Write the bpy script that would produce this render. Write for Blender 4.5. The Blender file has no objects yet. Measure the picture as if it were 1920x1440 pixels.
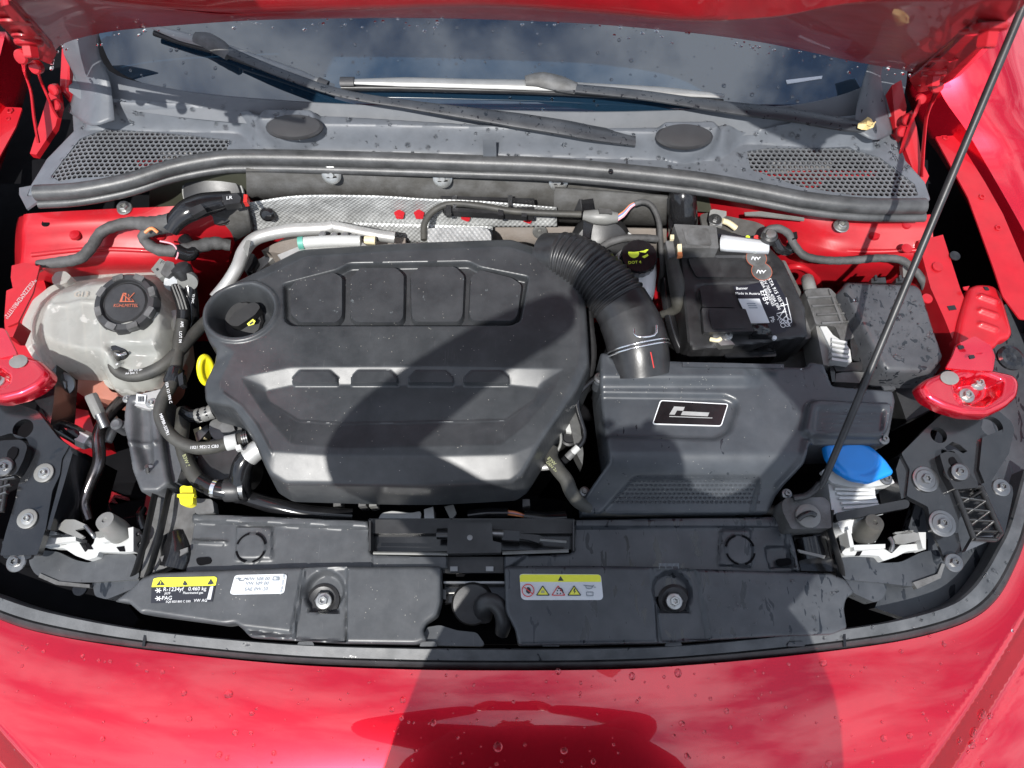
import bpy, bmesh, math, random
import numpy as np
from mathutils import Vector, Matrix, Quaternion
from mathutils.geometry import tessellate_polygon
from mathutils.bvhtree import BVHTree
rnd = random.Random(7)
SC = bpy.context.scene
COL = SC.collection
V = Vector
# ------------------------------------------------------------------ camera
# engine cover top is z = 0, the street lies at z = -0.9; x to the right, y towards the windscreen (metres)
TH, DIST, FPX = math.radians(68), 1.05, 1387.0
CAM = V((0, -DIST * math.cos(TH), DIST * math.sin(TH)))
AX_R, AX_F, AX_U = V((1, 0, 0)), V((0, math.cos(TH), -math.sin(TH))), V((0, math.sin(TH), math.cos(TH)))
cd = bpy.data.cameras.new('camera'); cam = bpy.data.objects.new('camera', cd); COL.objects.link(cam)
cam.location = CAM; cam.rotation_euler = (math.radians(90) - TH, 0, 0)
cd.sensor_fit = 'HORIZONTAL'; cd.sensor_width = 36; cd.lens = FPX / 1920 * 36
cd.clip_start = 0.01; cd.clip_end = 500
cd.dof.use_dof = True; cd.dof.focus_distance = 1.06; cd.dof.aperture_fstop = 7.0
SC.camera = cam
# ------------------------------------------------------------------ sun and sky
SUN = V((-0.1766, -0.5317, 0.8637)).normalized()
sd = bpy.data.lights.new('sun', 'SUN'); sd.energy = 5.0; sd.angle = math.radians(0.55); sd.color = (1, 0.975, 0.935)
so = bpy.data.objects.new('sun', sd); COL.objects.link(so); so.location = SUN * 20
so.rotation_euler = SUN.to_track_quat('Z', 'Y').to_euler()
wd = bpy.data.worlds.new('World'); SC.world = wd; wd.use_nodes = True
nt = wd.node_tree; nt.nodes.clear()
def wn(t, **k):
    n = nt.nodes.new(t)
    for a, b in k.items(): setattr(n, a, b)
    return n
sky = wn('ShaderNodeTexSky', sky_type='NISHITA', sun_disc=False)
sky.sun_elevation = math.asin(SUN.z); sky.sun_rotation = math.atan2(SUN.x, SUN.y)
tc = wn('ShaderNodeTexCoord'); mp = wn('ShaderNodeMapping'); mp.inputs['Scale'].default_value = (1, 1, 1.6)
mp.inputs['Location'].default_value = (0.35, 0.1, 0.2)
no = wn('ShaderNodeTexNoise'); no.inputs['Scale'].default_value = 4.6; no.inputs['Detail'].default_value = 9; no.inputs['Roughness'].default_value = 0.58
no.inputs['Distortion'].default_value = 0.35
cr = wn('ShaderNodeValToRGB'); cr.color_ramp.elements[0].position = 0.41; cr.color_ramp.elements[1].position = 0.60
cmix = wn('ShaderNodeMix', data_type='RGBA'); cmix.inputs['B'].default_value = (8.2, 8.9, 10.0, 1)
bg = wn('ShaderNodeBackground'); bg.inputs['Strength'].default_value = 0.125; wo = wn('ShaderNodeOutputWorld')
L = nt.links.new
L(tc.outputs['Generated'], mp.inputs['Vector']); L(mp.outputs[0], no.inputs['Vector']); L(no.outputs['Fac'], cr.inputs[0])
L(cr.outputs[0], cmix.inputs['Factor']); L(sky.outputs[0], cmix.inputs['A']); L(cmix.outputs['Result'], bg.inputs['Color']); L(bg.outputs[0], wo.inputs[0])
vs = SC.view_settings; vs.view_transform = 'Standard'; vs.look = 'None'; vs.gamma = 1; vs.use_curve_mapping = False; vs.exposure = 0.34

# ------------------------------------------------------------------ layout helpers
def ray(u, v): return AX_F + AX_R * ((u - 960) / FPX) - AX_U * ((v - 720) / FPX)
def P(u, v, z=0.0):
    d = ray(u, v); return CAM + d * ((z - CAM.z) / d.z)
def PY(u, v, y):
    d = ray(u, v); return CAM + d * ((y - CAM.y) / d.y)
def PX(x, y, z):
    q = V((x, y, z)) - CAM; d = q.dot(AX_F); return 960 + FPX * q.dot(AX_R) / d, 720 - FPX * q.dot(AX_U) / d
def W(p, z=0.0):
    if isinstance(p, Vector): return p
    return P(p[0], p[1], p[2] if len(p) > 2 else z)
def fillet(poly, r, n=4):
    if r <= 0: return [tuple(p) for p in poly]
    out = []; m = len(poly)
    for i in range(m):
        a, b, c = (np.array(poly[(i + k) % m], float) for k in (-1, 0, 1))
        la, lc = np.linalg.norm(a - b), np.linalg.norm(c - b)
        ra, rc = min(r, la * .45), min(r, lc * .45)
        p0, p1 = b + (a - b) / la * ra, b + (c - b) / lc * rc
        for k in range(n + 1):
            t = k / n; out.append(tuple((1 - t) ** 2 * p0 + 2 * t * (1 - t) * b + t * t * p1))
    return out
def cat(pts, n):
    """Catmull-Rom through points (numpy), n samples, even in arc length"""
    p = np.array([tuple(q) for q in pts], float)
    if len(p) == 2: dense = np.array([p[0] + (p[1] - p[0]) * t for t in np.linspace(0, 1, 40)])
    else:
        e = np.vstack([2 * p[0] - p[1], p, 2 * p[-1] - p[-2]]); dense = []
        for i in range(1, len(e) - 2):
            for t in np.linspace(0, 1, 24, endpoint=False):
                a, b, c, d = e[i - 1], e[i], e[i + 1], e[i + 2]
                dense.append(.5 * (2 * b + (c - a) * t + (2 * a - 5 * b + 4 * c - d) * t * t + (3 * b - a - 3 * c + d) * t ** 3))
        dense.append(p[-1]); dense = np.array(dense)
    s = np.concatenate([[0], np.cumsum(np.linalg.norm(np.diff(dense, axis=0), axis=1))])
    q = np.linspace(0, s[-1], n)
    return np.stack([np.interp(q, s, dense[:, k]) for k in range(dense.shape[1])], 1)

# ------------------------------------------------------------------ object helpers
def thing(name, label, catg, loc, group=None):
    o = bpy.data.objects.new(name, None); COL.objects.link(o); o.location = loc; o.empty_display_size = .02
    o['label'] = label; o['category'] = catg
    if group: o['group'] = group
    return o
def wloc(p): return V((0, 0, 0)) if p is None else V(p.location) + (wloc(p.parent) if p.parent else V((0, 0, 0)))
def mesh(name, verts, faces, mat, parent=None, smooth=35, kind=None, at=None):
    """verts in world coordinates; the object origin is put at `at`, or at the mean of its vertices"""
    verts = [V(v) for v in verts]
    o0 = V(at) if at is not None else sum(verts, V((0, 0, 0))) / max(1, len(verts))
    me = bpy.data.meshes.new(name); me.from_pydata([tuple(v - o0) for v in verts], [], faces); me.update()
    return finish(name, me, mat, parent, smooth, o0, kind)
def finish(name, me, mat, parent, smooth, o0, kind=None):
    if mat: me.materials.append(mat)
    if smooth:
        me.polygons.foreach_set('use_smooth', [True] * len(me.polygons))
        if smooth < 180: me.set_sharp_from_angle(angle=math.radians(smooth))
    o = bpy.data.objects.new(name, me); COL.objects.link(o)
    if parent: o.parent = parent
    o.location = o0 - wloc(parent)
    if kind: o['kind'] = kind
    return o
def tag(o, label, catg, group=None):
    o['label'] = label; o['category'] = catg
    if group: o['group'] = group
    return o
def inst(o, name, loc, parent, rot=None, scale=None):
    c = o.copy(); COL.objects.link(c); c.parent = parent; c.location = V(loc) - wloc(parent); c.name = name
    if rot is not None: c.rotation_mode = 'QUATERNION'; c.rotation_quaternion = rot
    if scale is not None: c.scale = scale
    for k in ('label', 'category', 'group'):
        if k in c: del c[k]
    return c
def slab(name, poly, z, th, mat, parent=None, bev=.0015, r=0, taper=0.0, holes=(), seg=2, smooth=35):
    """plate whose outline is given in picture points read at height z; th is its thickness (downwards)"""
    zz = [p[2] if len(p) > 2 else z for p in poly]
    if r: poly = fillet([(p[0], p[1]) + ((p[2],) if len(p) > 2 else ()) for p in poly], r)
    top = [W(p, z) for p in poly]
    ar = sum(a.x * b.y - b.x * a.y for a, b in zip(top, top[1:] + top[:1]))
    if ar < 0: top.reverse()
    c = sum(top, V((0, 0, 0))) / len(top)
    if holes:
        hs = []
        for h in holes:
            if len(h) == 3 and not isinstance(h[0], tuple):
                ctr = W((h[0], h[1]), z); rad = h[2]
                hs.append([ctr + V((math.cos(-a) * rad, math.sin(-a) * rad, 0)) for a in np.linspace(0, 2 * math.pi, 20, endpoint=False)])
            else:
                q = [W(p, z) for p in h]
                if sum(a.x * b.y - b.x * a.y for a, b in zip(q, q[1:] + q[:1])) > 0: q.reverse()
                hs.append(q)
        loops = [top] + hs; flat = [p for l in loops for p in l]; n = len(flat)
        tri = tessellate_polygon(loops); fs = []
        for t in tri:
            a, b, cc = (flat[k] for k in t)
            if (b - a).cross(cc - a).z < 0: t = t[::-1]
            fs.append(tuple(t)); fs.append(tuple(k + n for k in t[::-1]))
        vs_ = flat + [p - V((0, 0, th)) for p in flat]; s = 0
        for l in loops:
            m = len(l)
            for i in range(m): a, b = s + i, s + (i + 1) % m; fs.append((b, a, a + n, b + n))
            s += m
        return mesh(name, vs_, fs, mat, parent, 30)
    n = len(top)
    bot = [c + (p - c) * (1 + taper) - V((0, 0, th)) for p in top]
    bot = [V((p.x, p.y, t.z - th)) for p, t in zip(bot, top)]
    fs = [tuple(range(n)), tuple(range(2 * n - 1, n - 1, -1))] + [((i + 1) % n, i, i + n, (i + 1) % n + n) for i in range(n)]
    if bev <= 0: return mesh(name, top + bot, fs, mat, parent, smooth)
    bm = bmesh.new(); o0 = c
    bv = [bm.verts.new(p - o0) for p in top + bot]
    for f in fs: bm.faces.new([bv[i] for i in f])
    ed = [e for e in bm.edges if e.calc_face_angle(0) > .6]
    bmesh.ops.bevel(bm, geom=ed, offset=bev, segments=seg, affect='EDGES', clamp_overlap=True, profile=.5)
    me = bpy.data.meshes.new(name); bm.to_mesh(me); bm.free()
    return finish(name, me, mat, parent, smooth, o0)
def tube(name, pts, rad, mat, parent=None, seg=14, n=None, rf=None, flat=1.0, cap=True, up=None, smooth=50, kind=None):
    """sweep through points (u, v, z) or Vectors; rad in metres, number or list; rf(t) scales it"""
    q = [W(p) for p in pts]
    Lh = sum((b - a).length for a, b in zip(q, q[1:]))
    n = n or max(8, int(Lh / .006) + 2)
    c = cat(q, n); vs_, fs = [], []
    rr = np.interp(np.linspace(0, 1, n), np.linspace(0, 1, len(rad)), rad) if isinstance(rad, (list, tuple)) else np.full(n, rad)
    T = np.gradient(c, axis=0); T /= np.linalg.norm(T, axis=1)[:, None] + 1e-12
    N = None
    for i in range(n):
        t = V(T[i])
        if N is None:
            N = V(up) if up else (V((0, 0, 1)) if abs(t.z) < .9 else V((0, 1, 0)))
        N = (N - t * N.dot(t)).normalized(); B = t.cross(N)
        k = rr[i] * (rf(i / (n - 1)) if rf else 1)
        for j in range(seg):
            a = 2 * math.pi * j / seg; vs_.append(V(c[i]) + N * math.cos(a) * k * flat + B * math.sin(a) * k)
    for i in range(n - 1):
        for j in range(seg):
            a, b = i * seg + j, i * seg + (j + 1) % seg; fs.append((a, b, b + seg, a + seg))
    if cap: fs.append(tuple(range(seg - 1, -1, -1))); fs.append(tuple(range((n - 1) * seg, n * seg)))
    return mesh(name, vs_, fs, mat, parent, smooth, kind)
def lathe(name, ctr, prof, mat, parent=None, axis=(0, 0, 1), seg=28, smooth=32, wob=None, sx=1.0):
    """prof: (radius, height) list along axis from ctr"""
    ax = V(axis).normalized(); e1 = (V((1, 0, 0)) - ax * ax.x).normalized() if abs(ax.x) < .9 else (V((0, 1, 0)) - ax * ax.y).normalized()
    e2 = ax.cross(e1); vs_, fs = [], []; ctr = W(ctr)
    for (r_, h) in prof:
        for j in range(seg):
            a = 2 * math.pi * j / seg; rr = r_ * (wob(a, h) if wob else 1)
            vs_.append(ctr + e1 * math.cos(a) * rr * sx + e2 * math.sin(a) * rr + ax * h)
    m = len(prof)
    for i in range(m - 1):
        for j in range(seg): a, b = i * seg + j, i * seg + (j + 1) % seg; fs.append((a, b, b + seg, a + seg))
    fs.append(tuple(range(seg - 1, -1, -1))); fs.append(tuple(range((m - 1) * seg, m * seg)))
    return mesh(name, vs_, fs, mat, parent, smooth)
def loft(name, curves, mat, parent=None, n=60, m=None, thick=0.0, smooth=50, flip=False, y=None):
    """skin through several curves; each a list of Vectors or (u, v, z) points"""
    cs = [cat([W(p) for p in c], n) for c in curves]
    if m: 
        A = np.array(cs); B = np.stack([cat(A[:, i], m) for i in range(n)], 1)
    else: B = np.array(cs); m = len(cs)
    vs_ = [tuple(B[i, j]) for i in range(m) for j in range(n)]
    fs = []
    for i in range(m - 1):
        for j in range(n - 1):
            a = i * n + j; f = (a, a + 1, a + 1 + n, a + n); fs.append(f[::-1] if flip else f)
    o = mesh(name, vs_, fs, mat, parent, smooth)
    if thick: 
        md = o.modifiers.new('thickness', 'SOLIDIFY'); md.thickness = thick; md.offset = -1
    return o
def sdf(poly, X, Y):
    """signed distance (negative inside) and nearest boundary point"""
    p = np.array(poly)[:, :2]; q = np.roll(p, -1, 0)
    best = np.full(X.shape, 1e9); NX = np.zeros_like(X); NY = np.zeros_like(X); ins = np.zeros(X.shape, bool)
    for (ax, ay), (bx, by) in zip(p, q):
        dx, dy = bx - ax, by - ay; l2 = dx * dx + dy * dy + 1e-18
        t = np.clip(((X - ax) * dx + (Y - ay) * dy) / l2, 0, 1); cx, cy = ax + t * dx, ay + t * dy
        d = (X - cx) ** 2 + (Y - cy) ** 2; k = d < best
        best = np.where(k, d, best); NX = np.where(k, cx, NX); NY = np.where(k, cy, NY)
        if ay != by:
            c = ((ay > Y) != (by > Y)) & (X < (bx - ax) * (Y - ay) / (by - ay) + ax); ins ^= c
    d = np.sqrt(best); return np.where(ins, -d, d), NX, NY
def SS(t): t = np.clip(t, 0, 1); return t * t * (3 - 2 * t)
def wp(poly, z, r=0): return [tuple(W(p, z))[:2] for p in fillet(poly, r)]
def relief(name, mat, parent, outline, z, feats=(), step=.0025, bot=.05, flare=0.0, r=0, smooth=38, cut=(), zo=None):
    """moulded part: height field over an outline, with a skirt down its rim"""
    ol = wp(outline, z if zo is None else zo, r); a = np.array(ol)
    x0, y0 = a.min(0) - step; x1, y1 = a.max(0) + step
    nx, ny = int((x1 - x0) / step) + 2, int((y1 - y0) / step) + 2
    X, Y = np.meshgrid(x0 + np.arange(nx) * step, y0 + np.arange(ny) * step)
    d, NX, NY = sdf(ol, X, Y)
    inside = d < -step * .02
    f = inside[:-1, :-1] | inside[1:, :-1] | inside[:-1, 1:] | inside[1:, 1:]
    for hp in cut:
        dh, hx, hy = sdf(wp(hp, z), X, Y); k = (dh < 0)
        f &= ~(k[:-1, :-1] & k[1:, :-1] & k[:-1, 1:] & k[1:, 1:]); X = np.where(k, hx, X); Y = np.where(k, hy, Y)
    used = np.zeros_like(inside)
    used[:-1, :-1] |= f; used[1:, :-1] |= f; used[:-1, 1:] |= f; used[1:, 1:] |= f
    out = used & ~inside; X = np.where(out, NX, X); Y = np.where(out, NY, Y)
    D = np.where(inside, -d, 0)                       # distance in from the rim
    H = np.full(X.shape, z)
    for ft in feats:
        k = ft[0]
        if k == 'rim': H -= ft[1] * (1 - np.sqrt(np.clip(1 - (1 - np.clip(D / ft[2], 0, 1)) ** 2, 0, 1)))
        elif k == 'plateau':
            dp, _, _ = sdf(wp(ft[1], ft[4] if len(ft) > 4 else z, ft[3]), X, Y); dp = np.clip(dp, 0, None); t = dp / (dp + D + 1e-6)
            H -= ft[2] * (t * .55 + .45 * SS(t))
        elif k == 'slope':
            dp, _, _ = sdf(wp(ft[1], z, ft[3]), X, Y); dp = np.clip(dp, 0, None); H -= ft[2] * dp * dp / (dp + .0025)
        elif k == 'basin':
            do, _, _ = sdf(wp(ft[1], z, ft[4]), X, Y); df, _, _ = sdf(wp(ft[2], z, ft[4] * .6), X, Y); do = np.clip(-do, 0, None); df = np.clip(df, 0, None); H -= ft[3] * do / (do + df + 1e-7)
        elif k == 'in':
            dp, _, _ = sdf(wp(ft[1], z, ft[4] if len(ft) > 4 else 0), X, Y); H += ft[2] * SS(-dp / ft[3])
        elif k == 'lift':
            dp, _, _ = sdf(wp(ft[1], z, ft[4] if len(ft) > 4 else 0), X, Y); s = SS(-dp / ft[3]); H = H * (1 - s) + (z + ft[2]) * s
        elif k == 'ramp':
            dp, _, _ = sdf(wp(ft[1], z, ft[4]), X, Y); t_ = np.clip(-dp / ft[3], 0, 1); t_ = t_ + .04 * np.sin(t_ * 6.2832) * -1; H = H + ft[2] * t_
        elif k == 'line':
            pl = [W(p, z) for p in ft[1]]; dm = np.full(X.shape, 9.)
            for p, q in zip(pl, pl[1:]):
                ex, ey = q.x - p.x, q.y - p.y; t = np.clip(((X - p.x) * ex + (Y - p.y) * ey) / (ex * ex + ey * ey), 0, 1)
                dm = np.minimum(dm, np.hypot(X - p.x - t * ex, Y - p.y - t * ey))
            H += ft[2] * (1 - SS(dm / ft[3]))
        elif k == 'disc':
            c = W(ft[1], z); e = np.hypot((X - c.x) / ft[2], (Y - c.y) / ft[3]); H += ft[4] * SS((1 - e) / ft[5])
        elif k == 'fn': H = ft[1](X, Y, H, D)
    idx = -np.ones(X.shape, int); idx[used] = np.arange(used.sum())
    vs_ = np.stack([X[used], Y[used], H[used]], 1)
    jj, ii = np.nonzero(f)
    fs = np.stack([idx[jj, ii], idx[jj, ii + 1], idx[jj + 1, ii + 1], idx[jj + 1, ii]], 1).tolist()
    cnt = {}
    for q in fs:
        for a_, b_ in zip(q, q[1:] + q[:1]):
            if (b_, a_) in cnt: del cnt[(b_, a_)]
            else: cnt[(a_, b_)] = 1
    vl = [tuple(v) for v in vs_]
    if bot:
        nxt = {}; ctr = vs_[:, :2].mean(0)
        def low(i):
            if i not in nxt:
                x, y, h = vs_[i]; dv = np.array([x, y]) - ctr; dv /= np.linalg.norm(dv) + 1e-9
                nxt[i] = len(vl); vl.append((x + dv[0] * flare, y + dv[1] * flare, (z - bot)))
            return nxt[i]
        for (a_, b_) in cnt: fs.append([b_, a_, low(a_), low(b_)])
    return mesh(name, vl, fs, mat, parent, smooth)
FONT_CACHE = {}
def text(name, s, uvz, size, mat, parent, rot=0.0, tilt=0.0, align='CENTER', squeeze=1.0, bold=0.0):
    cu = bpy.data.curves.new(name, 'FONT'); cu.body = s; cu.size = size; cu.align_x = align; cu.align_y = 'CENTER'; cu.extrude = .00008; cu.offset = bold * size
    cu.resolution_u = 2
    t = bpy.data.objects.new(name, cu); COL.objects.link(t)
    me = bpy.data.meshes.new_from_object(t); bpy.data.objects.remove(t); bpy.data.curves.remove(cu)
    me.materials.clear(); me.materials.append(mat)
    o = bpy.data.objects.new(name, me); COL.objects.link(o); o.parent = parent; o.location = W(uvz) - wloc(parent)
    o.rotation_euler = (tilt, 0, math.radians(rot)); o.scale = (squeeze, 1, 1)
    return o
def flat(name, poly, z, mat, parent, lift=.0004, r=0):
    """thin printed shape (a sticker or its print) a hair above what carries it"""
    return slab(name, poly, z + lift, lift * .8, mat, parent, bev=0, r=r)
# ------------------------------------------------------------------ materials
MATS = {}
def mat(name, base, rough=.5, metal=0.0, spec=.5, coat=0.0, grain=None, var=.12, dust=0.0, dustcol=(.30, .305, .315), specks=0.0, wet=None, trans=0.0, sss=0.0,
        patch=None, ior=1.5, scratch=0.0, coat_ior=1.5, rvar=.1, weave=None, emis=None):
    m = bpy.data.materials.new(name); m.use_nodes = True; t = m.node_tree; t.nodes.clear(); MATS[name] = m
    def N(k, **kw):
        n = t.nodes.new(k)
        for a, b in kw.items(): setattr(n, a, b)
        return n
    K = t.links.new
    out = N('ShaderNodeOutputMaterial'); b = N('ShaderNodeBsdfPrincipled'); K(b.outputs[0], out.inputs[0])
    I = b.inputs; I['Metallic'].default_value = metal; I['Specular IOR Level'].default_value = spec; I['IOR'].default_value = ior
    I['Coat Weight'].default_value = coat; I['Coat Roughness'].default_value = .02; I['Coat IOR'].default_value = coat_ior
    I['Transmission Weight'].default_value = trans; I['Subsurface Weight'].default_value = sss
    if sss: I['Subsurface Radius'].default_value = (.012, .011, .010); I['Subsurface Scale'].default_value = 1
    tc0 = N('ShaderNodeTexCoord'); oi = N('ShaderNodeObjectInfo'); ad = N('ShaderNodeVectorMath', operation='MULTIPLY_ADD')
    K(oi.outputs['Random'], ad.inputs[0]); ad.inputs[1].default_value = (3.1, 5.7, 2.3); K(tc0.outputs['Object'], ad.inputs[2])
    class tc: outputs = {'Object': ad.outputs[0]}
    def noise(scale, detail=3, rough_=.55, stretch=None, dist=0.0):
        n = N('ShaderNodeTexNoise'); n.inputs['Scale'].default_value = scale; n.inputs['Detail'].default_value = detail; n.inputs['Roughness'].default_value = rough_
        n.inputs['Distortion'].default_value = dist
        if stretch:
            mp = N('ShaderNodeMapping'); mp.inputs['Scale'].default_value = stretch[:3]
            mp.inputs['Rotation'].default_value = (0, 0, stretch[3] if len(stretch) > 3 else 0); K(tc.outputs['Object'], mp.inputs[0]); K(mp.outputs[0], n.inputs['Vector'])
        else: K(tc.outputs['Object'], n.inputs['Vector'])
        return n.outputs['Fac']
    def ramp(src, lo, hi):
        r = N('ShaderNodeMapRange'); r.inputs['From Min'].default_value = lo; r.inputs['From Max'].default_value = hi; K(src, r.inputs['Value']); return r.outputs[0]
    def mix(fac, a, c):
        x = N('ShaderNodeMix', data_type='RGBA')
        if isinstance(fac, float): x.inputs['Factor'].default_value = fac
        else: K(fac, x.inputs['Factor'])
        for s, q in (('A', a), ('B', c)):
            if isinstance(q, tuple): x.inputs[s].default_value = q + (1,) if len(q) == 3 else q
            else: K(q, x.inputs[s])
        return x.outputs['Result']
    def mth(op, a, c):
        x = N('ShaderNodeMath', operation=op)
        for i, q in enumerate((a, c)):
            if isinstance(q, (int, float)): x.inputs[i].default_value = q
            else: K(q, x.inputs[i])
        return x.outputs[0]
    col = tuple(base)
    if var: 
        d = tuple(c * (1 - var) for c in base); l = tuple(min(1, c * (1 + var)) for c in base)
        col = mix(ramp(noise(38, 4), .3, .7), d, l)
    rg = None
    if dust: 
        dm = mth('MULTIPLY', ramp(noise(22, 6, .65), .38, .75), dust); col = mix(dm, col, dustcol)
    if patch: col = mix(mth('MULTIPLY', ramp(noise(patch[0], 5, .6), patch[1], patch[1] + .03), patch[2]), col, patch[3])
    if specks:
        vo = N('ShaderNodeTexVoronoi'); vo.inputs['Scale'].default_value = 210; K(tc.outputs['Object'], vo.inputs['Vector'])
        sp = mth('MULTIPLY', mth('LESS_THAN', vo.outputs['Distance'], .13), mth('GREATER_THAN', noise(60, 2), .6)); col = mix(mth('MULTIPLY', sp, specks), col, (.5, .48, .42))
    if scratch:
        sc = mth('MULTIPLY', ramp(noise(46, 4, .5, (9, .8, 1, .6)), .66, .72), scratch); col = mix(sc, col, (.3, .3, .3))
    if rvar: rg = ramp(noise(55, 4), .2, .8); rg = mth('ADD', rough - rvar * rough, mth('MULTIPLY', rg, 2 * rvar * rough))
    if wet:
        ws, wa = wet[0], wet[1]
        w1 = ramp(noise(ws, 3, .5, wet[2] if len(wet) > 2 else (1, 1, 1), .6), wa, wa + .025)
        col = mix(w1, col, mix(.78, col, (.006, .008, .011)))
        rg = mth('SUBTRACT', rg if rg is not None else rough, mth('MULTIPLY', w1, rough * .75))
    if isinstance(col, tuple): I['Base Color'].default_value = col + (1,)
    else: K(col, I['Base Color'])
    if rg is None: I['Roughness'].default_value = rough
    else: K(rg, I['Roughness'])
    hgt = None
    if grain:
        hgt = noise(grain[0], 2, .5); bp = N('ShaderNodeBump'); bp.inputs['Strength'].default_value = grain[1]; bp.inputs['Distance'].default_value = grain[2] if len(grain) > 2 else .0004
        K(hgt, bp.inputs['Height']); K(bp.outputs[0], I['Normal'])
    if weave:
        sx = N('ShaderNodeSeparateXYZ'); K(tc.outputs['Object'], sx.inputs[0]); zz = mth('MULTIPLY', mth('SUBTRACT', sx.outputs['Z'], mth('MULTIPLY', sx.outputs['Y'], .6)), 1.15)
        a_ = mth('SINE', mth('MULTIPLY', sx.outputs['X'], weave[0]), 0.0); b_ = mth('SINE', mth('MULTIPLY', zz, weave[0]), 0.0)
        bp = N('ShaderNodeBump'); bp.inputs['Strength'].default_value = weave[1]; bp.inputs['Distance'].default_value = weave[2]; K(mth('ADD', mth('MULTIPLY', a_, b_), mth('MULTIPLY', noise(55, 3), 5.0)), bp.inputs['Height']); K(bp.outputs[0], I['Normal'])
    return m
m_cover = mat('grained_black_plastic', (.027, .0295, .0325), .37, spec=.52, grain=(1500, .14, .0003), dust=.08, specks=.5, scratch=.05)
m_panel = mat('smooth_inset_plastic', (.026, .028, .031), .38, grain=(1500, .14, .0003), dust=.08, specks=.5, patch=(70, .665, .4, (.2, .23, .24)))
m_airbox = mat('airbox_plastic', (.039, .044, .051), .34, grain=(1300, .2, .0003), dust=.07, specks=.4, wet=(110, .705, (1, .42, 1, .7)))
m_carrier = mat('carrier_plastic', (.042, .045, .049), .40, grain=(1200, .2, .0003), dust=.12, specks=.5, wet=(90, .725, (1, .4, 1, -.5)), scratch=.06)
m_carrier_wet_shade = mat('carrier_plastic_wet_shade', (.031, .035, .041), .36, grain=(1200, .2, .0003), dust=.1, wet=(80, .60, (1, .34, 1, -.75)))  # wet plastic; its darker base also carries the shade of the right half
m_fuse = mat('fuse_lid_plastic', (.042, .044, .049), .44, grain=(700, .3), dust=.12, wet=(85, .60, (1, .8, 1, .5)))
m_black = mat('black_plastic', (.014, .014, .015), .42, grain=(600, .2), dust=.08)
m_grey = mat('dusty_grey_plastic', (.055, .054, .052), .6, grain=(500, .4), dust=.4, scratch=.15)
m_gloss = mat('gloss_black_plastic', (.008, .008, .009), .16, dust=.03)
m_steel_black = mat('black_painted_steel', (.011, .012, .014), .24, coat=.3, dust=.03, wet=(30, .66))
m_rubber = mat('rubber_hose', (.030, .030, .028), .6, grain=(420, .4), dust=.3, dustcol=(.16, .15, .12))
m_rubberseal = mat('seal_rubber', (.040, .043, .047), .5, grain=(500, .3), dust=.2, wet=(40, .66))
m_seal = mat('cowl_seal_rubber', (.034, .035, .036), .42, grain=(420, .35), dust=.2)
m_tape = mat('harness_tape', (.040, .039, .038), .7, grain=(160, .8, .001), dust=.25)
m_cowl = mat('cowl_plastic', (.092, .101, .115), .46, grain=(800, .3), dust=.1, wet=(55, .70, (1, .5, 1)))
m_cowl_dark = mat('cowl_cap_rubber', (.03, .03, .032), .5, grain=(500, .2))
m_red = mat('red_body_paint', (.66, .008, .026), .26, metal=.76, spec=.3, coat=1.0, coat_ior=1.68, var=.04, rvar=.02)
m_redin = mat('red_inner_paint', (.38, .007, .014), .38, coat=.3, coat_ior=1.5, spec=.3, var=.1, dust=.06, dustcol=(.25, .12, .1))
m_glass = mat('tinted_glass', (.006, .018, .034), .02, spec=.9, ior=1.72, var=0, rvar=0, coat=0)
m_frit = mat('black_glass_border', (.10, .108, .12), .6, spec=.3, var=0, dust=.1)
m_alu = mat('bare_aluminium', (.46, .46, .45), .45, metal=.5, grain=(200, .3), dust=.3, dustcol=(.3, .29, .26))
m_shield = mat('embossed_aluminium', (.50, .51, .505), .40, metal=.45, weave=(800, .5, .0010), var=.3, dust=.25, dustcol=(.26, .26, .25))
m_zinc = mat('zinc_bolt', (.40, .40, .385), .36, metal=.85, grain=(300, .3), dust=.2)
m_bolt = mat('dark_bolt', (.20, .20, .20), .33, metal=.9, grain=(300, .3), dust=.2)
m_pipe = mat('dark_metal_pipe', (.16, .15, .15), .22, metal=.95, var=.4, dust=.2, dustcol=(.12, .06, .05))
m_tank = mat('translucent_tank', (.50, .51, .48), .28, sss=0, trans=0, var=.06, dust=.2, dustcol=(.80, .80, .76), patch=(34, .60, .8, (.86, .86, .82)), rvar=.1, ior=1.45)
m_tankside = mat('translucent_tank_low', (.46, .38, .31), .34, sss=0, trans=0, var=.06, ior=1.45)
m_coolant = mat('pink_coolant', (.52, .22, .16), .3, sss=.5, trans=.2, var=.05)
m_white = mat('white_plastic', (.45, .455, .445), .42, var=.04, dust=.06)
m_whitetrans = mat('white_translucent_plastic', (.70, .71, .71), .4, sss=.25, trans=.1, var=.04)
m_blue = mat('blue_plastic', (.004, .20, .62), .36, grain=(600, .15), var=.05)
m_yellow = mat('yellow_plastic', (.78, .68, .015), .38, var=.05)
m_paper = mat('white_label', (.56, .58, .60), .5, var=.02)
m_ylabel = mat('yellow_label', (.72, .72, .04), .45, var=.03)
m_klabel = mat('black_label', (.012, .013, .02), .4, var=0)
m_pw = mat('white_print', (.72, .73, .74), .5, var=0)
m_pk = mat('black_print', (.02, .025, .03), .5, var=0)
m_pg = mat('grey_print', (.24, .27, .3), .5, var=0)
m_pr = mat('red_print', (.62, .05, .05), .5, var=0)
m_po = mat('orange_print', (.40, .10, .05), .5, var=0)
m_py = mat('yellow_print', (.75, .72, .08), .5, var=0)
m_pgreen = mat('lime_print', (.62, .75, .05), .5, var=0)
m_pkhaki = mat('khaki_print', (.36, .37, .2), .6, var=0)
m_chrome = mat('chrome', (.75, .76, .78), .16, metal=.95, var=0)
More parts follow.
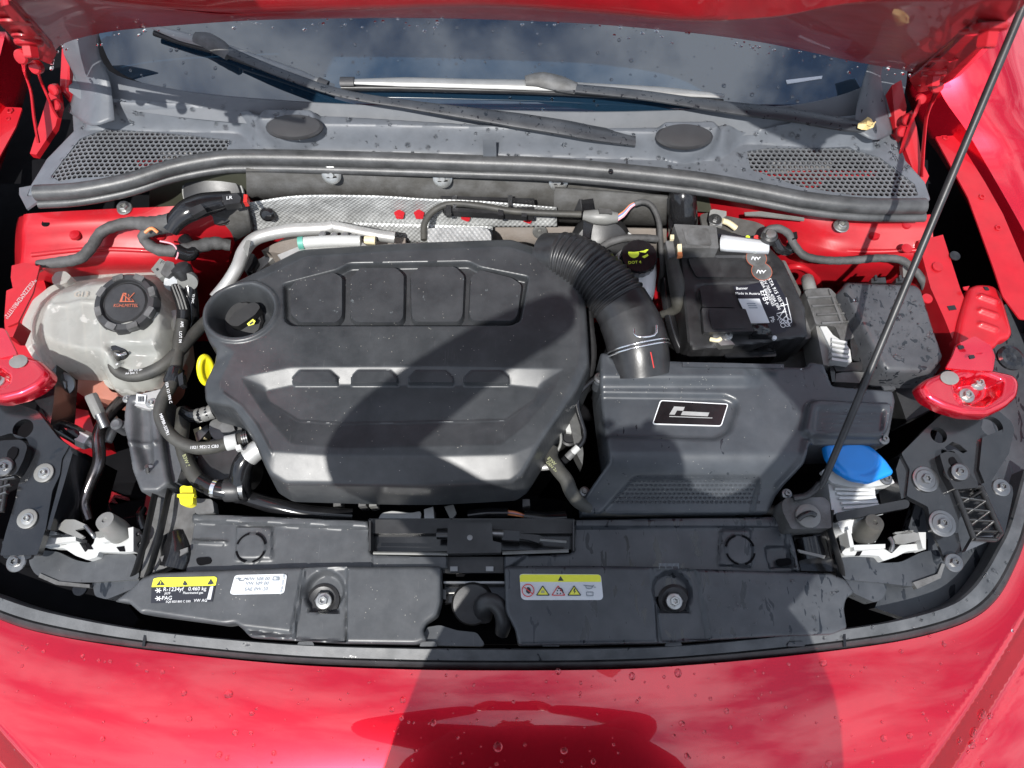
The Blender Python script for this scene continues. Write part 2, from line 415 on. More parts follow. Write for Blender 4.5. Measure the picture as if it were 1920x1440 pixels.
m_buff = mat('grey_rubber_buffer', (.15, .15, .14), .45, dust=.3, grain=(200, .4))
m_felt = mat('insulation_felt', (.052, .050, .046), .85, grain=(420, .6, .001), dust=.25)
m_brown = mat('raw_insulation', (.17, .145, .125), .85, grain=(300, .6, .001), dust=.2)
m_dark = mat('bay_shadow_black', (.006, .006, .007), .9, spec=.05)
m_iron = mat('cast_engine_metal', (.11, .11, .105), .5, metal=.6, grain=(120, .6, .001), dust=.3)
m_street = mat('asphalt', (.055, .055, .055), .9, grain=(60, .6, .004), var=.3)
m_skin = mat('skin', (.42, .22, .15), .5, sss=.1); m_cloth = mat('dark_jacket_cloth', (.03, .032, .04), .85, grain=(300, .4)); m_jeans = mat('blue_denim', (.05, .075, .14), .85, grain=(300, .4)); m_hair = mat('brown_hair', (.04, .025, .015), .6)
m_leaf = mat('dry_leaf', (.66, .50, .22), .7, var=.3, grain=(120, .6, .001))
m_cream = mat('cream_connector', (.66, .58, .38), .5, var=.05)
m_wire_o = mat('orange_wire', (.65, .22, .08), .5, var=0); m_wire_b = mat('blue_wire', (.12, .2, .5), .5, var=0); m_wire_p = mat('pink_wire', (.65, .3, .35), .5, var=0)
m_red_hard = mat('red_tag_plastic', (.5, .02, .015), .4)
m_drop = mat('rain_water', (1, 1, 1), .0, trans=1.0, ior=1.33, var=0, rvar=0)
m_lens = mat('headlamp_lens', (.16, .13, .13), .08, coat=.6, var=.2)
m_wiper = mat('wiper_steel', (.24, .24, .235), .42, metal=.4, var=.1, dust=.15)
m_grillepl = mat('cowl_grille_plastic', (.10, .105, .112), .5, grain=(700, .3), dust=.15)
m_armsteel = mat('wiper_arm_paint', (.030, .033, .038), .36, var=.1, dust=.1, wet=(160, .62))
m_hose = mat('satin_rubber_duct', (.012, .012, .013), .34, dust=.08, grain=(300, .2))
m_capblack = mat('matt_black_cap', (.010, .010, .011), .55, spec=.3, dust=.04)
m_mount = mat('mount_cover_plastic', (.05, .053, .058), .42, grain=(300, .3), dust=.2)

def sheer(m, clear, glow):
    """thin milky plastic: part of the light passes straight through, part glows through"""
    t = m.node_tree; b = next(n for n in t.nodes if n.type == 'BSDF_PRINCIPLED'); o = next(n for n in t.nodes if n.type == 'OUTPUT_MATERIAL')
    tl = t.nodes.new('ShaderNodeBsdfTranslucent'); tl.inputs[0].default_value = (.8, .79, .74, 1); tp = t.nodes.new('ShaderNodeBsdfTransparent'); tp.inputs[0].default_value = (.93, .93, .9, 1)
    a = t.nodes.new('ShaderNodeMixShader'); a.inputs[0].default_value = glow; c = t.nodes.new('ShaderNodeMixShader'); c.inputs[0].default_value = clear
    t.links.new(b.outputs[0], a.inputs[1]); t.links.new(tl.outputs[0], a.inputs[2]); t.links.new(a.outputs[0], c.inputs[1]); t.links.new(tp.outputs[0], c.inputs[2]); t.links.new(c.outputs[0], o.inputs[0])
sheer(m_tank, .34, .30); sheer(m_tankside, .25, .35)
# ------------------------------------------------------------------ small repeated hardware
def proto(o): o.parent = None; COL.objects.unlink(o); return o
def bolt_proto(name, r, h, metal, flange=1.7, torx=True):
    """flanged bolt: washer flange, hexagon head, dimpled centre"""
    prof = [(r * flange, 0), (r * flange, h * .12), (r * flange * .92, h * .26), (r * 1.02, h * .34)]
    vs_, fs = [], []; S = 24
    for rr, hh in prof: vs_ += [V((math.cos(2 * math.pi * j / S) * rr, math.sin(2 * math.pi * j / S) * rr, hh)) for j in range(S)]
    def hexr(a): return math.cos(math.pi / 6) / math.cos((a % (math.pi / 3)) - math.pi / 6)
    for rr, hh in ((r, h * .35), (r, h * .9), (r * .88, h), (r * .5, h), (r * .38, h * .55), (r * .05, h * .5)):
        k = hexr if rr > r * .8 else (lambda a: 1 + (.14 * math.cos(6 * a) if torx else 0))
        vs_ += [V((math.cos(2 * math.pi * j / S) * rr * k(2 * math.pi * j / S), math.sin(2 * math.pi * j / S) * rr * k(2 * math.pi * j / S), hh)) for j in range(S)]
    n = len(vs_) // S
    for i in range(n - 1):
        for j in range(S): a, b = i * S + j, i * S + (j + 1) % S; fs.append((a, b, b + S, a + S))
    fs.append(tuple(range((n - 1) * S, n * S))); fs.append(tuple(range(S - 1, -1, -1)))
    return proto(mesh(name, vs_, fs, metal, None, 25, at=(0, 0, 0)))
B_ZINC = bolt_proto('bolt', .0085, .010, m_zinc); B_DARK = bolt_proto('bolt', .0085, .009, m_bolt, 2.0); B_RED = bolt_proto('bolt', .0085, .010, m_redin); B_SMALL = bolt_proto('screw', .0035, .005, m_bolt)
B_GREY = bolt_proto('bolt', .008, .009, m_bolt, 2.0)
def bolt(parent, uvz, kind=B_ZINC, s=1.0, axis=None, name='bolt'):
    q = V(axis).to_track_quat('Z', 'Y') if axis else Quaternion()
    return inst(kind, name, W(uvz), parent, q @ Quaternion((0, 0, 1), rnd.uniform(0, 1)), (s, s, s))
def dropmesh():
    vs_, fs = [], []; S, R = 12, 4
    for i in range(R):
        a = (math.pi / 2) * i / R
        for j in range(S): b = 2 * math.pi * j / S; vs_.append(V((math.cos(b) * math.cos(a), math.sin(b) * math.cos(a), .62 * math.sin(a) - .03)))
    vs_.append(V((0, 0, .59)))
    for i in range(R - 1):
        for j in range(S): a, b = i * S + j, i * S + (j + 1) % S; fs.append((a, b, b + S, a + S))
    for j in range(S): fs.append(((R - 1) * S + j, (R - 1) * S + (j + 1) % S, R * S))
    fs.append(tuple(range(S - 1, -1, -1)))
    return vs_, fs
DV, DF = dropmesh()
DROP = proto(mesh('water_drop', DV, DF, m_drop, None, 180, at=(0, 0, 0)))
def bvh(objs):
    vs_, ps = [], []
    for o in objs:
        k = len(vs_); off = wloc(o); vs_ += [off + v.co for v in o.data.vertices]; ps += [tuple(i + k for i in p.vertices) for p in o.data.polygons]
    return BVHTree.FromPolygons(vs_, ps)
def drops(parent, objs, region, z, n, lo, hi, single=False, seed=1, pts=None, name='water_drops'):
    """rain drops resting on the given meshes inside a region (picture outline read at height z)"""
    R = random.Random(seed); t = bvh(objs); poly = wp(region, z) if region else None
    vs_, fs = [], []; got = 0; tries = 0
    if poly: a = np.array(poly); (x0, y0), (x1, y1) = a.min(0), a.max(0)
    want = len(pts) if pts else n
    while got < want and tries < 40 * want:
        tries += 1
        if pts:
            if tries > len(pts): break
            u, v, rp = pts[tries - 1]; p = P(u, v, z); x, y = p.x, p.y; r = rp * .00067
        else:
            x, y = R.uniform(x0, x1), R.uniform(y0, y1); r = lo + (hi - lo) * R.random() ** 2.4
            if sdf(poly, np.array([x]), np.array([y]))[0][0] > 0: continue
        h, nn, _, _ = t.ray_cast(V((x, y, 1.2)), V((0, 0, -1)))
        if h is None: continue
        if nn.z < 0: nn = -nn
        q = nn.to_track_quat('Z', 'Y') @ Quaternion((0, 0, 1), R.uniform(0, 3)); sc = V((r * R.uniform(.85, 1.25), r, r * R.uniform(.75, 1.0)))
        got += 1
        if single: inst(DROP, 'water_drop', h, parent, q, sc)
        else:
            k = len(vs_); vs_ += [h + q @ V((v.x * sc.x, v.y * sc.y, v.z * sc.z)) for v in DV]; fs += [tuple(i + k for i in f) for f in DF]
    if not single and vs_: return mesh(name, vs_, fs, m_drop, parent, 180, kind='stuff')
# ================================================================== setting: street and the bare engine bay
o = mesh('street', [(-60, -60, -.9), (60, -60, -.9), (60, 60, -.9), (-60, 60, -.9)], [(0, 1, 2, 3)], m_street, None, 0); o['kind'] = 'structure'
def WSP(u, v, off=0.0):
    """point on the windscreen plane"""
    n = V((0, -math.sin(math.radians(22)), math.cos(math.radians(22)))); q = V((0, .41, .05)) + n * off; d = ray(u, v)
    return CAM + d * ((q - CAM).dot(n) / d.dot(n))
body = thing('bodyshell', 'red painted bare metal bodyshell lining the engine bay', 'bodyshell', (0, .1, -.6))
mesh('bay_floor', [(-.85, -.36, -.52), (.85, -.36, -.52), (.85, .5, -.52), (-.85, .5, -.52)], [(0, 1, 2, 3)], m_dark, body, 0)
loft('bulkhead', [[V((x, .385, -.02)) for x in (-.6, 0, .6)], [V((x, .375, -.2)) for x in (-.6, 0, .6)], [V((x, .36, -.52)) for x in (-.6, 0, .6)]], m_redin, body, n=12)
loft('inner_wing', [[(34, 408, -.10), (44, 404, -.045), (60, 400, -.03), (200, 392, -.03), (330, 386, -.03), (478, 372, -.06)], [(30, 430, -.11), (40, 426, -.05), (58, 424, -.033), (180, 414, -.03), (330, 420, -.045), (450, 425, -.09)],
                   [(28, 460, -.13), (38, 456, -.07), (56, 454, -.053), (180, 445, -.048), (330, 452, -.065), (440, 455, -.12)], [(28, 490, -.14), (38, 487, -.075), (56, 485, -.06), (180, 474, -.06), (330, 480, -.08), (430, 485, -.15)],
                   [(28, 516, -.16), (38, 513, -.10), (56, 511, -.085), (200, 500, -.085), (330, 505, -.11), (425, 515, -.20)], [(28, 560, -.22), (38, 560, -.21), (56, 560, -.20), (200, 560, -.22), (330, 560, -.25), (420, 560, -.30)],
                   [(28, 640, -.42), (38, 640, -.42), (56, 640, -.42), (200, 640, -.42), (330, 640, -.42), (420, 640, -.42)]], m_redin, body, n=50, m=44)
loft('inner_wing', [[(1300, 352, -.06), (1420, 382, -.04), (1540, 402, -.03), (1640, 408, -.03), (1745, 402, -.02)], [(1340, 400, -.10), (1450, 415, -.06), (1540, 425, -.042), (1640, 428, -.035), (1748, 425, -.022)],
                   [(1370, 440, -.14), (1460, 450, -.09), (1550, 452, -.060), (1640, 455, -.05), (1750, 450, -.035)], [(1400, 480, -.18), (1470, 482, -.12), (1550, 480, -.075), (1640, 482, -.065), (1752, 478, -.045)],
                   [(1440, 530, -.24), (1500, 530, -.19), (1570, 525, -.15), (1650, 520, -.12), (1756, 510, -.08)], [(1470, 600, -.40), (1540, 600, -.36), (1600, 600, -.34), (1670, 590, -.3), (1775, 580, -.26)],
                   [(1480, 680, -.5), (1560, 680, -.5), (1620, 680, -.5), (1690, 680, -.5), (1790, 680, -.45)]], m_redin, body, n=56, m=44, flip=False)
tube('pressed_ridge', [(60, 478, -.057), (180, 467, -.056), (330, 473, -.076), (420, 478, -.140)], .004, m_redin, body, seg=10); lathe('body_hole', (86, 418, -.0305), [(.007, 0), (.006, .001)], m_dark, body, seg=18)
tube('pressed_ridge', [(1500, 472, -.092), (1560, 470, -.069), (1640, 472, -.058), (1745, 468, -.039)], .004, m_redin, body, seg=10); tube('pressed_ridge', [(1460, 505, -.15), (1500, 500, -.125), (1530, 520, -.155), (1536, 545, -.2)], .006, m_redin, body, seg=10)
for u, v, z in ((1640, 440, -.041), (1700, 420, -.028), (140, 440, -.040), (300, 440, -.052)): lathe('spot_weld', (u, v, z), [(.009, -.003), (.008, .0015), (.002, .0022)], m_redin, body, seg=18)
# longitudinal rails and lower wing walls
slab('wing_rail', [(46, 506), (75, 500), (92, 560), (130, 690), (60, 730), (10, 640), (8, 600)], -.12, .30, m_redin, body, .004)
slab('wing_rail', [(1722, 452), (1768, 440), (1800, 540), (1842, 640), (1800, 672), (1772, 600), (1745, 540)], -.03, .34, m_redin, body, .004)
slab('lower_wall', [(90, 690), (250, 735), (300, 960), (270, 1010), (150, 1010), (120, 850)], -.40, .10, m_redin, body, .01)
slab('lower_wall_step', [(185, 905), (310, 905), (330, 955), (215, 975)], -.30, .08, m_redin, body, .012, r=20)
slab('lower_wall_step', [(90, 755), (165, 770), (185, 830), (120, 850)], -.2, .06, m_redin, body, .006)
slab('wing_gusset', [(60, 500, -.03), (74, 497, -.02), (80, 505, -.03), (46, 520, -.05), (40, 505, -.04)], -.03, .004, m_redin, body, .001)
for u, v in ((1700, 466), (1738, 560), (1790, 480), (1758, 500)):
    lathe('hole_plug', (u, v, -.028), [(.0085, 0), (.008, .0015), (.003, .002)], m_redin if u != 1790 else m_gloss, body, seg=16)
slab('drain_slot', [(1776, 574), (1790, 572), (1794, 580), (1780, 582)], -.029, .003, m_gloss, body, 0)
slab('sun_block', [(30, 1010), (300, 1010), (300, 1060), (30, 1060)], -.125, .38, m_dark, body, .004)  # added block under the latch tray, keeps sun off the lower wall
slab('sun_block', [(1500, 1020), (1740, 1010), (1740, 1060), (1500, 1062)], -.135, .38, m_dark, body, .004)  # the same added block under the right latch tray
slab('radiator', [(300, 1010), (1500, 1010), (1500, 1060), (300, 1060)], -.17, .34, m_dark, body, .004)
for s_ in (-1, 1): mesh('gap_shade_sheet', [(.64 * s_, -.3, -.3), (1.4 * s_, -.3, -.3), (1.4 * s_, 1.6, -.3), (.64 * s_, 1.6, -.3)], [(0, 1, 2, 3)], m_dark, body, 0)  # black sheets standing in for the shade in the gaps beside the bay
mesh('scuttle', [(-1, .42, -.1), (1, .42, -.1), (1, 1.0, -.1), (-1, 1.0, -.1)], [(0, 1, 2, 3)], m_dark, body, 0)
m_pg2 = mat('pale_punched_metal', (.42, .36, .36), .5, var=0)
# chassis number plate with its punched characters
vin = thing('chassis_number_plate', 'red metal tag with white punched chassis number beside the coolant tank', 'number plate', P(40, 560, -.02))
slab('plate', [(46, 492), (74, 500), (62, 548), (34, 604), (14, 612), (8, 596), (12, 545), (24, 540), (20, 520), (22, 498)], -.018, .003, m_redin, vin, .0008)
text('punched_number', '*VSSZZZKMZMR013772*', (38, 560, -.0175), .0112, m_pg2, vin, rot=-113, squeeze=.60)
slab('plate_foot', [(8, 598), (36, 604), (24, 632), (14, 632)], -.022, .03, m_redin, vin, .001)
# ------------------------------------------------------------------ front wings (fenders)
def fender(label, mir, edge, flange):
    t = thing('fender', label, 'fender', P(edge[2][0], edge[2][1], -.05), 'red fenders')
    e = [W(p) for p in edge]; s = -1 if mir else 1
    def off(k, dz): return [p + V((s * k, -.25 * k, dz)) for p in e]
    loft('skin', [[p + V((-.004 * s, 0, -.07)) for p in e], [p + V((0, 0, -.006)) for p in e], off(.004, .0), off(.05, .012), off(.14, .0), off(.26, -.10), off(.33, -.4)], m_red, t, n=60, m=40, thick=.0012, flip=mir)
    slab('flange', flange, -.008, .0025, m_redin, t, .0008, r=4)
    for k in range(3):
        a, b = flange[1 if not mir else 1], flange[2]
    return t
fr = fender('red fender skin behind the bonnet prop rod', False, [(1690, -60, .12), (1722, 40, .08), (1742, 110, .055), (1768, 180, .03), (1814, 247, .015), (1852, 312, .0), (1922, 436, -.015), (1990, 570, -.03), (2060, 780, -.05), (2110, 980, -.07)],
            [(1753, 256), (1792, 254), (1846, 340), (1880, 400), (1925, 505), (1935, 600), (1912, 598), (1880, 555), (1862, 500), (1815, 370)])
fl = fender('red fender sliver with flange beside the left hinge', True, [(10, 60, .07), (-4, 115, .05), (-24, 175, .03), (-62, 285, .0), (-110, 420, -.02), (-160, 600, -.04), (-205, 820, -.06)],
            [(0, 200), (42, 202), (30, 238), (0, 292), (-40, 370), (-80, 440), (-60, 300)])
for p in ((1770, 262), (1838, 372), (1868, 430)): bolt(fr, p + (-.0115,), B_RED, .6)
for p in ((1852, 418), (1893, 512)): slab('slot', [(p[0] - 6, p[1] - 3), (p[0] + 6, p[1] + 1), (p[0] + 6, p[1] + 5), (p[0] - 6, p[1] + 2)], -.0105, .002, m_gloss, fr, 0)
for p in ((1828, 345), (1836, 352), (1880, 470)): lathe('weld_spot', p + (-.012,), [(.004, 0), (.0035, .0008), (.001, .001)], m_redin, fr, seg=12)
bolt(fl, (22, 212, -.0115), B_RED, .7); bolt(fl, (18, 226, -.0115), B_RED, .5)
# ------------------------------------------------------------------ bumper skin and rubber seal
ZB = -.105
edge_px = [(-130, 960), (-112, 1060), (-70, 1125), (0, 1163), (100, 1190), (277, 1217), (533, 1243), (760, 1253), (960, 1255), (1150, 1253), (1280, 1246), (1440, 1232), (1580, 1216), (1700, 1198), (1790, 1175), (1845, 1150), (1880, 1118), (1907, 1070), (1930, 1010), (1955, 900)]
inner_px = [(-120, 955), (-100, 1040), (-60, 1090), (0, 1117), (100, 1148), (277, 1181), (533, 1206), (760, 1214), (960, 1216), (1150, 1214), (1280, 1209), (1440, 1194), (1583, 1178), (1690, 1160), (1775, 1135), (1815, 1108), (1845, 1070), (1868, 1030), (1890, 985), (1920, 880)]
E = cat([P(u, v, ZB) for u, v in edge_px], 220)
Tn = np.gradient(E, axis=0); Tn /= np.linalg.norm(Tn, axis=1)[:, None]; Nn = np.stack([Tn[:, 1], -Tn[:, 0], 0 * Tn[:, 0]], 1)
bump = thing('bumper', 'glossy red bumper top beaded with rain drops', 'bumper', P(960, 1400, -.3))
def foldline(u0, v0, u1, v1):
    a_, b_ = P(u0, v0, -.12), P(u1, v1, -.12); t_ = (b_ - a_).normalized(); n_ = V((t_.y, -t_.x, 0)); return a_, (n_ if n_.x * a_.x > 0 else -n_)
FOLD = [foldline(1930, 1125, 1735, 1440), foldline(-10, 1350, 78, 1455)]
rows = []
ds = np.concatenate([[0, .0015, .004], np.linspace(.008, .24, 60), np.linspace(.25, .42, 14)])
for d in ds:
    row = []
    for i in range(len(E)):
        x = E[i, 0]; q = E[i] + Nn[i] * d
        z = ZB - .012 * (1 - SS(d / .006)) * 0 + .10 * d - 1.0 * d * d - .03 * q[0] * q[0]
        for a_, n_ in FOLD:                                       # folded edges towards the headlamps
            k = (q[0] - a_.x) * n_.x + (q[1] - a_.y) * n_.y
            z -= .62 * max(0, k) * SS(k / .012) - .50 * max(0, k - .042) * SS((k - .042) / .012)
        if d == 0: z -= .014
        row.append(V((q[0], q[1], z)))
    rows.append(row)
n = len(E); vs_ = [p for r_ in rows for p in r_]
fs = [(i * n + j, (i + 1) * n + j, (i + 1) * n + j + 1, i * n + j + 1) for i in range(len(ds) - 1) for j in range(n - 1)]
skin = mesh('skin', vs_, [f[::-1] for f in fs] if Nn[110][1] > 0 else fs, m_red, bump, 40)
bm_pts = [(273, 1352, 8), (346, 1300, 9), (430, 1302, 12), (355, 1348, 9), (474, 1338, 9), (188, 1386, 9), (410, 1416, 11), (425, 1422, 6), (442, 1374, 10), (472, 1374, 7), (514, 1412, 8), (44, 1215, 6), (77, 1221, 6), (152, 1230, 6),
    (183, 1238, 6), (205, 1240, 6), (258, 1246, 6), (275, 1258, 5), (305, 1260, 7), (757, 1312, 9), (736, 1330, 8), (754, 1346, 8), (814, 1355, 9), (934, 1400, 14), (1057, 1407, 10), (984, 1396, 5), (1046, 1259, 8), (1184, 1268, 10),
    (1270, 1262, 11), (1193, 1315, 6), (1112, 1427, 9), (1277, 1356, 8), (1262, 1379, 6), (780, 1407, 6), (931, 1432, 6), (773, 1425, 5), (868, 1430, 4), (895, 1350, 5), (969, 1348, 5), (963, 1316, 5), (1543, 1243, 11), (1773, 1207, 9), (1691, 1221, 7), (1330, 1310, 6),
    (1360, 1333, 8), (1368, 1363, 6), (1319, 1372, 6), (1659, 1385, 10), (1709, 1380, 9), (1557, 1433, 10), (1287, 1417, 9), (1749, 1376, 6), (1864, 1340, 18), (1887, 1344, 10), (1853, 1376, 15), (1857, 1400, 15), (1850, 1415, 6), (1885, 1440, 9),
    (1820, 1392, 10), (1905, 1182, 5), (1904, 1220, 5), (1880, 1306, 6), (1530, 1355, 4), (1443, 1298, 4), (1420, 1309, 4), (1414, 1258, 5), (1430, 1262, 4), (1478, 1246, 5), (640, 1312, 4), (694, 1280, 5), (836, 1302, 5), (1000, 1302, 4), (1027, 1307, 4)]
drops(bump, [skin], None, -.11, 0, 0, 0, single=True, pts=[(u, v, r_ * .68) for u, v, r_ in bm_pts])
drops(bump, [skin], [(0, 1200), (960, 1270), (1850, 1180), (1920, 1440), (0, 1440)], -.11, 300, .0006, .0024, seed=5, name='fine_rain')
# seal: grey strip, dark outer lip
Ei = cat([P(u, v, ZB + .004) for u, v in inner_px], 220)
seal = thing('bonnet_seal', 'long black rubber bonnet seal along the bumper edge', 'rubber seal', P(960, 1235, -.12))
mid = (Ei * .42 + E * .58)
def Vs(a, dz=0): return [V(p) + V((0, 0, dz)) for p in a]
strip = loft('strip', [Vs(Ei, -.03), Vs(Ei, 0), Vs(Ei * .93 + E * .07, .004), Vs(mid, .001), Vs(mid * .97 + E * .03, -.004)], m_rubberseal, seal, n=200, smooth=30)
lip = loft('lip', [Vs(mid, -.003), Vs(mid * .75 + E * .25, .0005), Vs(mid * .3 + E * .7, -.003), Vs(E, -.009), Vs(E + Nn * .002, -.02)], m_black, seal, n=200, smooth=50)
for u, v, u2, v2 in ((273, 1181, 268, 1212), (1582, 1178, 1584, 1213)):
    slab('joint', [(u - 2, v), (u + 3, v), (u2 + 3, v2), (u2 - 2, v2)], ZB + .0056, .004, m_gloss, seal, 0)
for k in range(5):
    u = 560 + k * 230; slab('clip_tab', [(u, 1203), (u + 26, 1203), (u + 30, 1212), (u - 4, 1212)], ZB + .006, .003, m_rubberseal, seal, .001, r=3)
drops(seal, [strip, lip], [(1500, 1190), (1780, 1140), (1880, 1000), (1920, 1040), (1880, 1120), (1790, 1172), (1500, 1230)], ZB, 40, .0008, .003, seed=8, name='fine_rain')
drops(seal, [lip], [(640, 1216), (1300, 1216), (1300, 1240), (640, 1240)], ZB, 70, .0006, .0016, seed=9, name='fine_rain')
hl = thing('headlamp', 'sliver of dull headlamp lens at the lower right edge', 'headlamp', P(1925, 1250, -.15))
slab('lens', [(1893, 1268, -.160), (1922, 1228, -.146), (1990, 1240, -.19), (1990, 1300, -.20), (1922, 1262, -.168)], -.16, .02, m_lens, hl, .002)
# ------------------------------------------------------------------ windscreen, cowl, wipers
ws = thing('windscreen', 'dark tinted windscreen reflecting blue sky and clouds', 'windscreen', P(960, 150, .1))
gb = [(178, 40), (196, 95), (222, 135), (300, 165), (400, 180), (520, 190), (640, 197), (850, 206), (1100, 212), (1300, 208), (1420, 203), (1500, 198), (1580, 180), (1625, 160), (1645, 130), (1660, 60)]
def bulge(p, k=.05): return p + V((0, k * p.x * p.x, -.09 * p.x * p.x * 0))
gl = [WSP(u, v) for u, v in gb]
gp = [V(p) for p in cat(gl, 70)] + [V((.62, 1.3, .05 + .89 * math.tan(math.radians(22)))), V((-.62, 1.3, .05 + .89 * math.tan(math.radians(22))))]
nn_ = V((0, -math.sin(math.radians(22)), math.cos(math.radians(22)))); ng = len(gp)
mesh('glass', gp + [p - nn_ * .004 for p in gp], [tuple(range(ng)), tuple(range(2 * ng - 1, ng - 1, -1))] + [((i + 1) % ng, i, i + ng, (i + 1) % ng + ng) for i in range(ng)], m_glass, ws, 20)
lo = [(128, 150), (150, 185), (300, 215), (500, 235), (640, 245), (850, 258), (1050, 266), (1300, 260), (1450, 250), (1580, 240), (1660, 225), (1690, 190), (1700, 150), (1705, 60)]
loft('black_border', [[WSP(u, v, -.005) for u, v in [(120, 30)] + lo], [WSP(u, v, .004) for u, v in [(160, 40), (180, 95), (210, 140)] + gb[3:]], [WSP(u, v - 3, .002) for u, v in [(160, 40), (180, 95), (210, 140)] + gb[3:]]], m_frit, ws, n=80, m=10)
tk = slab('toll_tag', [(1474, 150), (1542, 142), (1541, 147), (1476, 157)], .1, .001, m_paper, ws, 0)
for v_ in tk.data.vertices:
    q = V(v_.co) + wloc(tk); u, v = PX(*q); v_.co = WSP(u, v, .0015 if v_.index < 4 else .0008) - wloc(tk)
cowl = thing('cowl_panel', 'grey plastic windscreen cowl with two perforated air grilles', 'cowl', P(960, 300, .0))
ZC = .03
fr_edge = [(68, 352), (150, 348), (240, 331), (320, 306), (400, 290), (463, 286), (640, 289), (900, 297), (1060, 304), (1280, 324), (1400, 343), (1513, 365), (1620, 376), (1736, 378)]
ol = [tuple(p) for p in fr_edge] + [(1746, 372), (1736, 340), (1700, 300), (1678, 240), (1668, 236), (1500, 252), (1300, 266), (1100, 268), (900, 262), (640, 246), (480, 236), (300, 216), (150, 196), (128, 205), (132, 240), (75, 285), (44, 330), (36, 352)]
g1 = [(88, 322), (148, 258), (200, 242), (300, 248), (432, 262), (424, 283), (380, 290), (330, 303), (210, 330), (108, 336)]
g2 = [(1400, 283), (1440, 277), (1590, 277), (1650, 295), (1715, 345), (1722, 366), (1700, 370), (1600, 366), (1500, 350), (1408, 318)]
ledge = [(158, 243), (448, 250), (462, 258), (474, 276), (492, 284), (700, 286), (920, 291), (1180, 299), (1335, 302), (1362, 294), (1384, 274), (1400, 270), (1640, 282), (1640, 180), (1640, 100), (158, 100)]
panel = relief('panel', m_cowl, cowl, ol, ZC, [('ramp', ledge, .036, .024, 8), ('in', [(150, 206), (436, 212), (492, 246), (920, 254), (1180, 262), (1330, 264), (1390, 236), (1650, 244), (1650, 40), (150, 40)], -.007, .007, 8), 
    ('fn', lambda X, Y, H, D: H - .02 * SS((np.abs(X) - .66) / .12)), ('rim', .004, .004),
    ('disc', (553, 258), .052, .030, .012, .25), ('disc', (1282, 278), .052, .030, .012, .25)], step=.002, bot=.02, cut=(g1, g2))
def perforated(name, region, z, pitch, rh, matl, parent, zf):
    pl = wp(region, z); a = np.array(pl); (x0, y0), (x1, y1) = a.min(0) - pitch, a.max(0) + pitch
    vs_, fs = [], []; row = 0; y = y0
    while y < y1:
        x = x0 + (pitch / 2 if row % 2 else 0)
        while x < x1:
            if sdf(pl, np.array([x]), np.array([y]))[0][0] < pitch * .75:
                k = len(vs_); R = pitch / math.sqrt(3)
                for ring in range(3):
                    for j in range(12):
                        an = math.pi * j / 6 + math.pi / 6
                        if ring == 0: rr = R if j % 2 == 0 else R * math.cos(math.pi / 6); ax = an
                        else: rr = rh; ax = an
                        px_, py_ = x + math.cos(ax) * rr, y + math.sin(ax) * rr
                        vs_.append(V((px_, py_, zf(px_, py_) - (0 if ring < 2 else .003))))
                for rg in range(2):
                    for j in range(12): p, q = k + rg * 12 + j, k + rg * 12 + (j + 1) % 12; fs.append((p, q, q + 12, p + 12))
            x += pitch
        y += pitch * math.sqrt(3) / 2; row += 1
    return mesh(name, vs_, fs, matl, parent, 30)
perforated('air_grille', g1, ZC, .0086, .0034, m_grillepl, cowl, lambda x, y: ZC - .0012 - .02 * float(SS((abs(x) - .66) / .12)))
perforated('air_grille', g2, ZC, .0086, .0034, m_grillepl, cowl, lambda x, y: ZC - .0012 - .02 * float(SS((abs(x) - .66) / .12)))
loft('duct_floor', [[(60, 300, -.03), (440, 250, -.05)], [(60, 380, -.03), (440, 310, -.05)]], m_dark, cowl, n=8)
loft('duct_floor', [[(1380, 270, -.05), (1740, 300, -.03)], [(1380, 330, -.05), (1740, 385, -.03)]], m_dark, cowl, n=8)
for pts, mm in (([(250, 300), (300, 296), (310, 312), (262, 318)], m_redin), ([(1510, 322), (1545, 318), (1548, 334), (1516, 342)], m_redin), ([(1440, 300), (1560, 300), (1560, 308), (1445, 310)], m_alu), ([(300, 285), (360, 282), (365, 292), (305, 294)], m_alu)):
    slab('duct_fitting', pts, -.005, .02, mm, cowl, .002)
bead = [(68, 362), (150, 357), (240, 340), (320, 315), (400, 299), (463, 295), (640, 298), (900, 306), (1060, 313), (1280, 334), (1400, 353), (1513, 375), (1620, 386), (1733, 387)]
tube('seal_bead', [(u, v, ZC - .004) for u, v in bead], .0125, m_seal, cowl, seg=16, n=120)
tube('seal_lip', [(u + (6 if u < 100 else 0), v + 19, ZC - .018) for u, v in bead], .009, m_seal, cowl, seg=12, n=120, flat=.8)
for u in (918,): slab('centre_clip', [(905, 262, .068), (930, 262, .068), (931, 297, .034), (906, 297, .034)], .05, .003, m_cowl, cowl, .001)
for c, mir in (((553, 240), 0), ((1282, 258), 0)):
    lathe('arm_plug', W(c, ZC + .040), [(.042, 0), (.042, .003), (.038, .0065), (.018, .008), (.001, .0082)], m_cowl_dark, cowl, axis=(0, -.15, 1), seg=40, wob=lambda a, h: 1 / math.sqrt(math.cos(a) ** 2 + (math.sin(a) / .50) ** 2), sx=1.05)
lathe('push_pin', (1145, 322, ZC + .009), [(.004, 0), (.0038, .002), (.001, .003)], m_gloss, cowl, seg=12)
